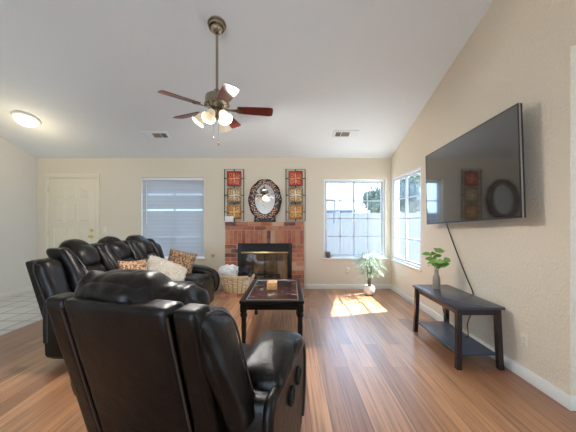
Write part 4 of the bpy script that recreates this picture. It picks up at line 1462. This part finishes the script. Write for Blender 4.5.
# ------------------------------------------------------------------ outdoors
onebox('ground', M['concrete'], None, -14, 16, -12, 40, -0.35, -0.20, 0)['kind'] = 'structure'
def fence(name, label, p0, p1, h, cat='fence'):
    a, b = Vector((p0[0], p0[1], -0.2)), Vector((p1[0], p1[1], -0.2))
    Ln = (b - a).length
    ang = atan2(b.y - a.y, b.x - a.x)
    r = thing(name, label, cat, a, (0, 0, ang))
    bm = BM()
    n = int(Ln / 0.15)
    for i in range(n):
        box(bm, i * 0.15 + 0.0012, i * 0.15 + 0.1488, -0.012, 0.012, 0.03, h)
    box(bm, 0, Ln, -0.005, 0.030, 0.25, 0.34); box(bm, 0, Ln, -0.005, 0.030, h - 0.35, h - 0.26)
    link_mesh('boards', bm, M['fence'], r, smooth=0)
    for i in range(int(Ln / 2.4) + 1):
        onebox('post', M['fence'], r, i * 2.4 - 0.05, i * 2.4 + 0.05, 0.03, 0.13, 0, h + 0.04, 0.005)
    return r
fence('garden_fence', 'white board fence seen through the sliding window in the back wall', (-1.0, 8.6), (5.0, 8.6), 1.72)
hs = thing('neighbour_house', 'low house with blue-grey roof seen beyond the garden fence', 'house', (1.6, 14, -0.2))
onebox('house_wall', M['stucco'], hs, -4.0, 0.9, 0, 5, 0, 2.1, 0)
bm = BM()
pr = [(-0.6, 2.0), (2.5, 2.85), (5.6, 2.0), (5.6, 1.9), (-0.6, 1.9)]
extrude_profile(bm, pr, 'x', -4.5, 1.4, 0)
link_mesh('house_roof', bm, M['shingle'], hs, smooth=0)
onebox('garden_post', M['stucco'], None, 0.70, 0.92, 7.5, 7.72, -0.2, 1.52, 0.01)
tag(bpy.data.objects['garden_post'], 'pinkish post outside at the left edge of the sliding window', 'post')
bm = BM(); tube(bm, smooth_path([(0.98, 8.3, -0.2), (0.98, 8.3, 1.80), (1.0, 8.3, 1.88), (1.22, 8.3, 1.88), (1.24, 8.3, 1.80), (1.24, 8.3, 1.2)], 4), 0.022, 8)
tag(link_mesh('pipe_arch', bm, M['pipe']), 'grey bent pipe rising in front of the garden fence', 'pipe')
def garden_tree(label, x, y, rx, zc, rz, seed, n):
    tr = thing('garden_tree', label, 'tree', (x, y, -0.2), group='trees beyond the garden fence')
    bm = BM(); tube(bm, [(0, 0, 0), (0.03, 0, 0.8), (0, 0.02, 1.6), (0.02, 0, zc)], [0.11, 0.09, 0.08, 0.05], 10); link_mesh('trunk', bm, M['bark'], tr)
    bm = BM()
    bmesh.ops.create_icosphere(bm, subdivisions=3, radius=0.74, matrix=Matrix.Translation((0, 0, zc)) @ Matrix.Diagonal((rx, rx, rz, 1)))
    for v in bm.verts:
        d = v.co - Vector((0, 0, zc))
        v.co += d * 0.45 * noise.noise(v.co * 2.2 + Vector((seed, 0, 0)))
    rt = random.Random(seed)
    for k in range(n):
        u = Vector((rt.gauss(0, 1), rt.gauss(0, 1), rt.gauss(0, 1))).normalized() * (rt.random() ** 0.4)
        p = Vector((u.x * rx, u.y * rx, zc + u.z * rz))
        leaf(bm, p, (rt.uniform(-1, 1), rt.uniform(-1, 1), rt.uniform(-.6, .6)), rt.uniform(0.1, 0.17), 0.035, 0.2, 2)
    link_mesh('foliage', bm, M['tree_leaf'], tr, smooth=0)
garden_tree('leafy green tree beyond the fence at the right of the sliding window', 3.55, 11.6, 0.75, 2.25, 0.75, 8, 2000)
garden_tree('broad dark tree beyond the fence seen through the gridded side window', 5.0, 12.0, 0.95, 2.6, 1.15, 9, 3200)
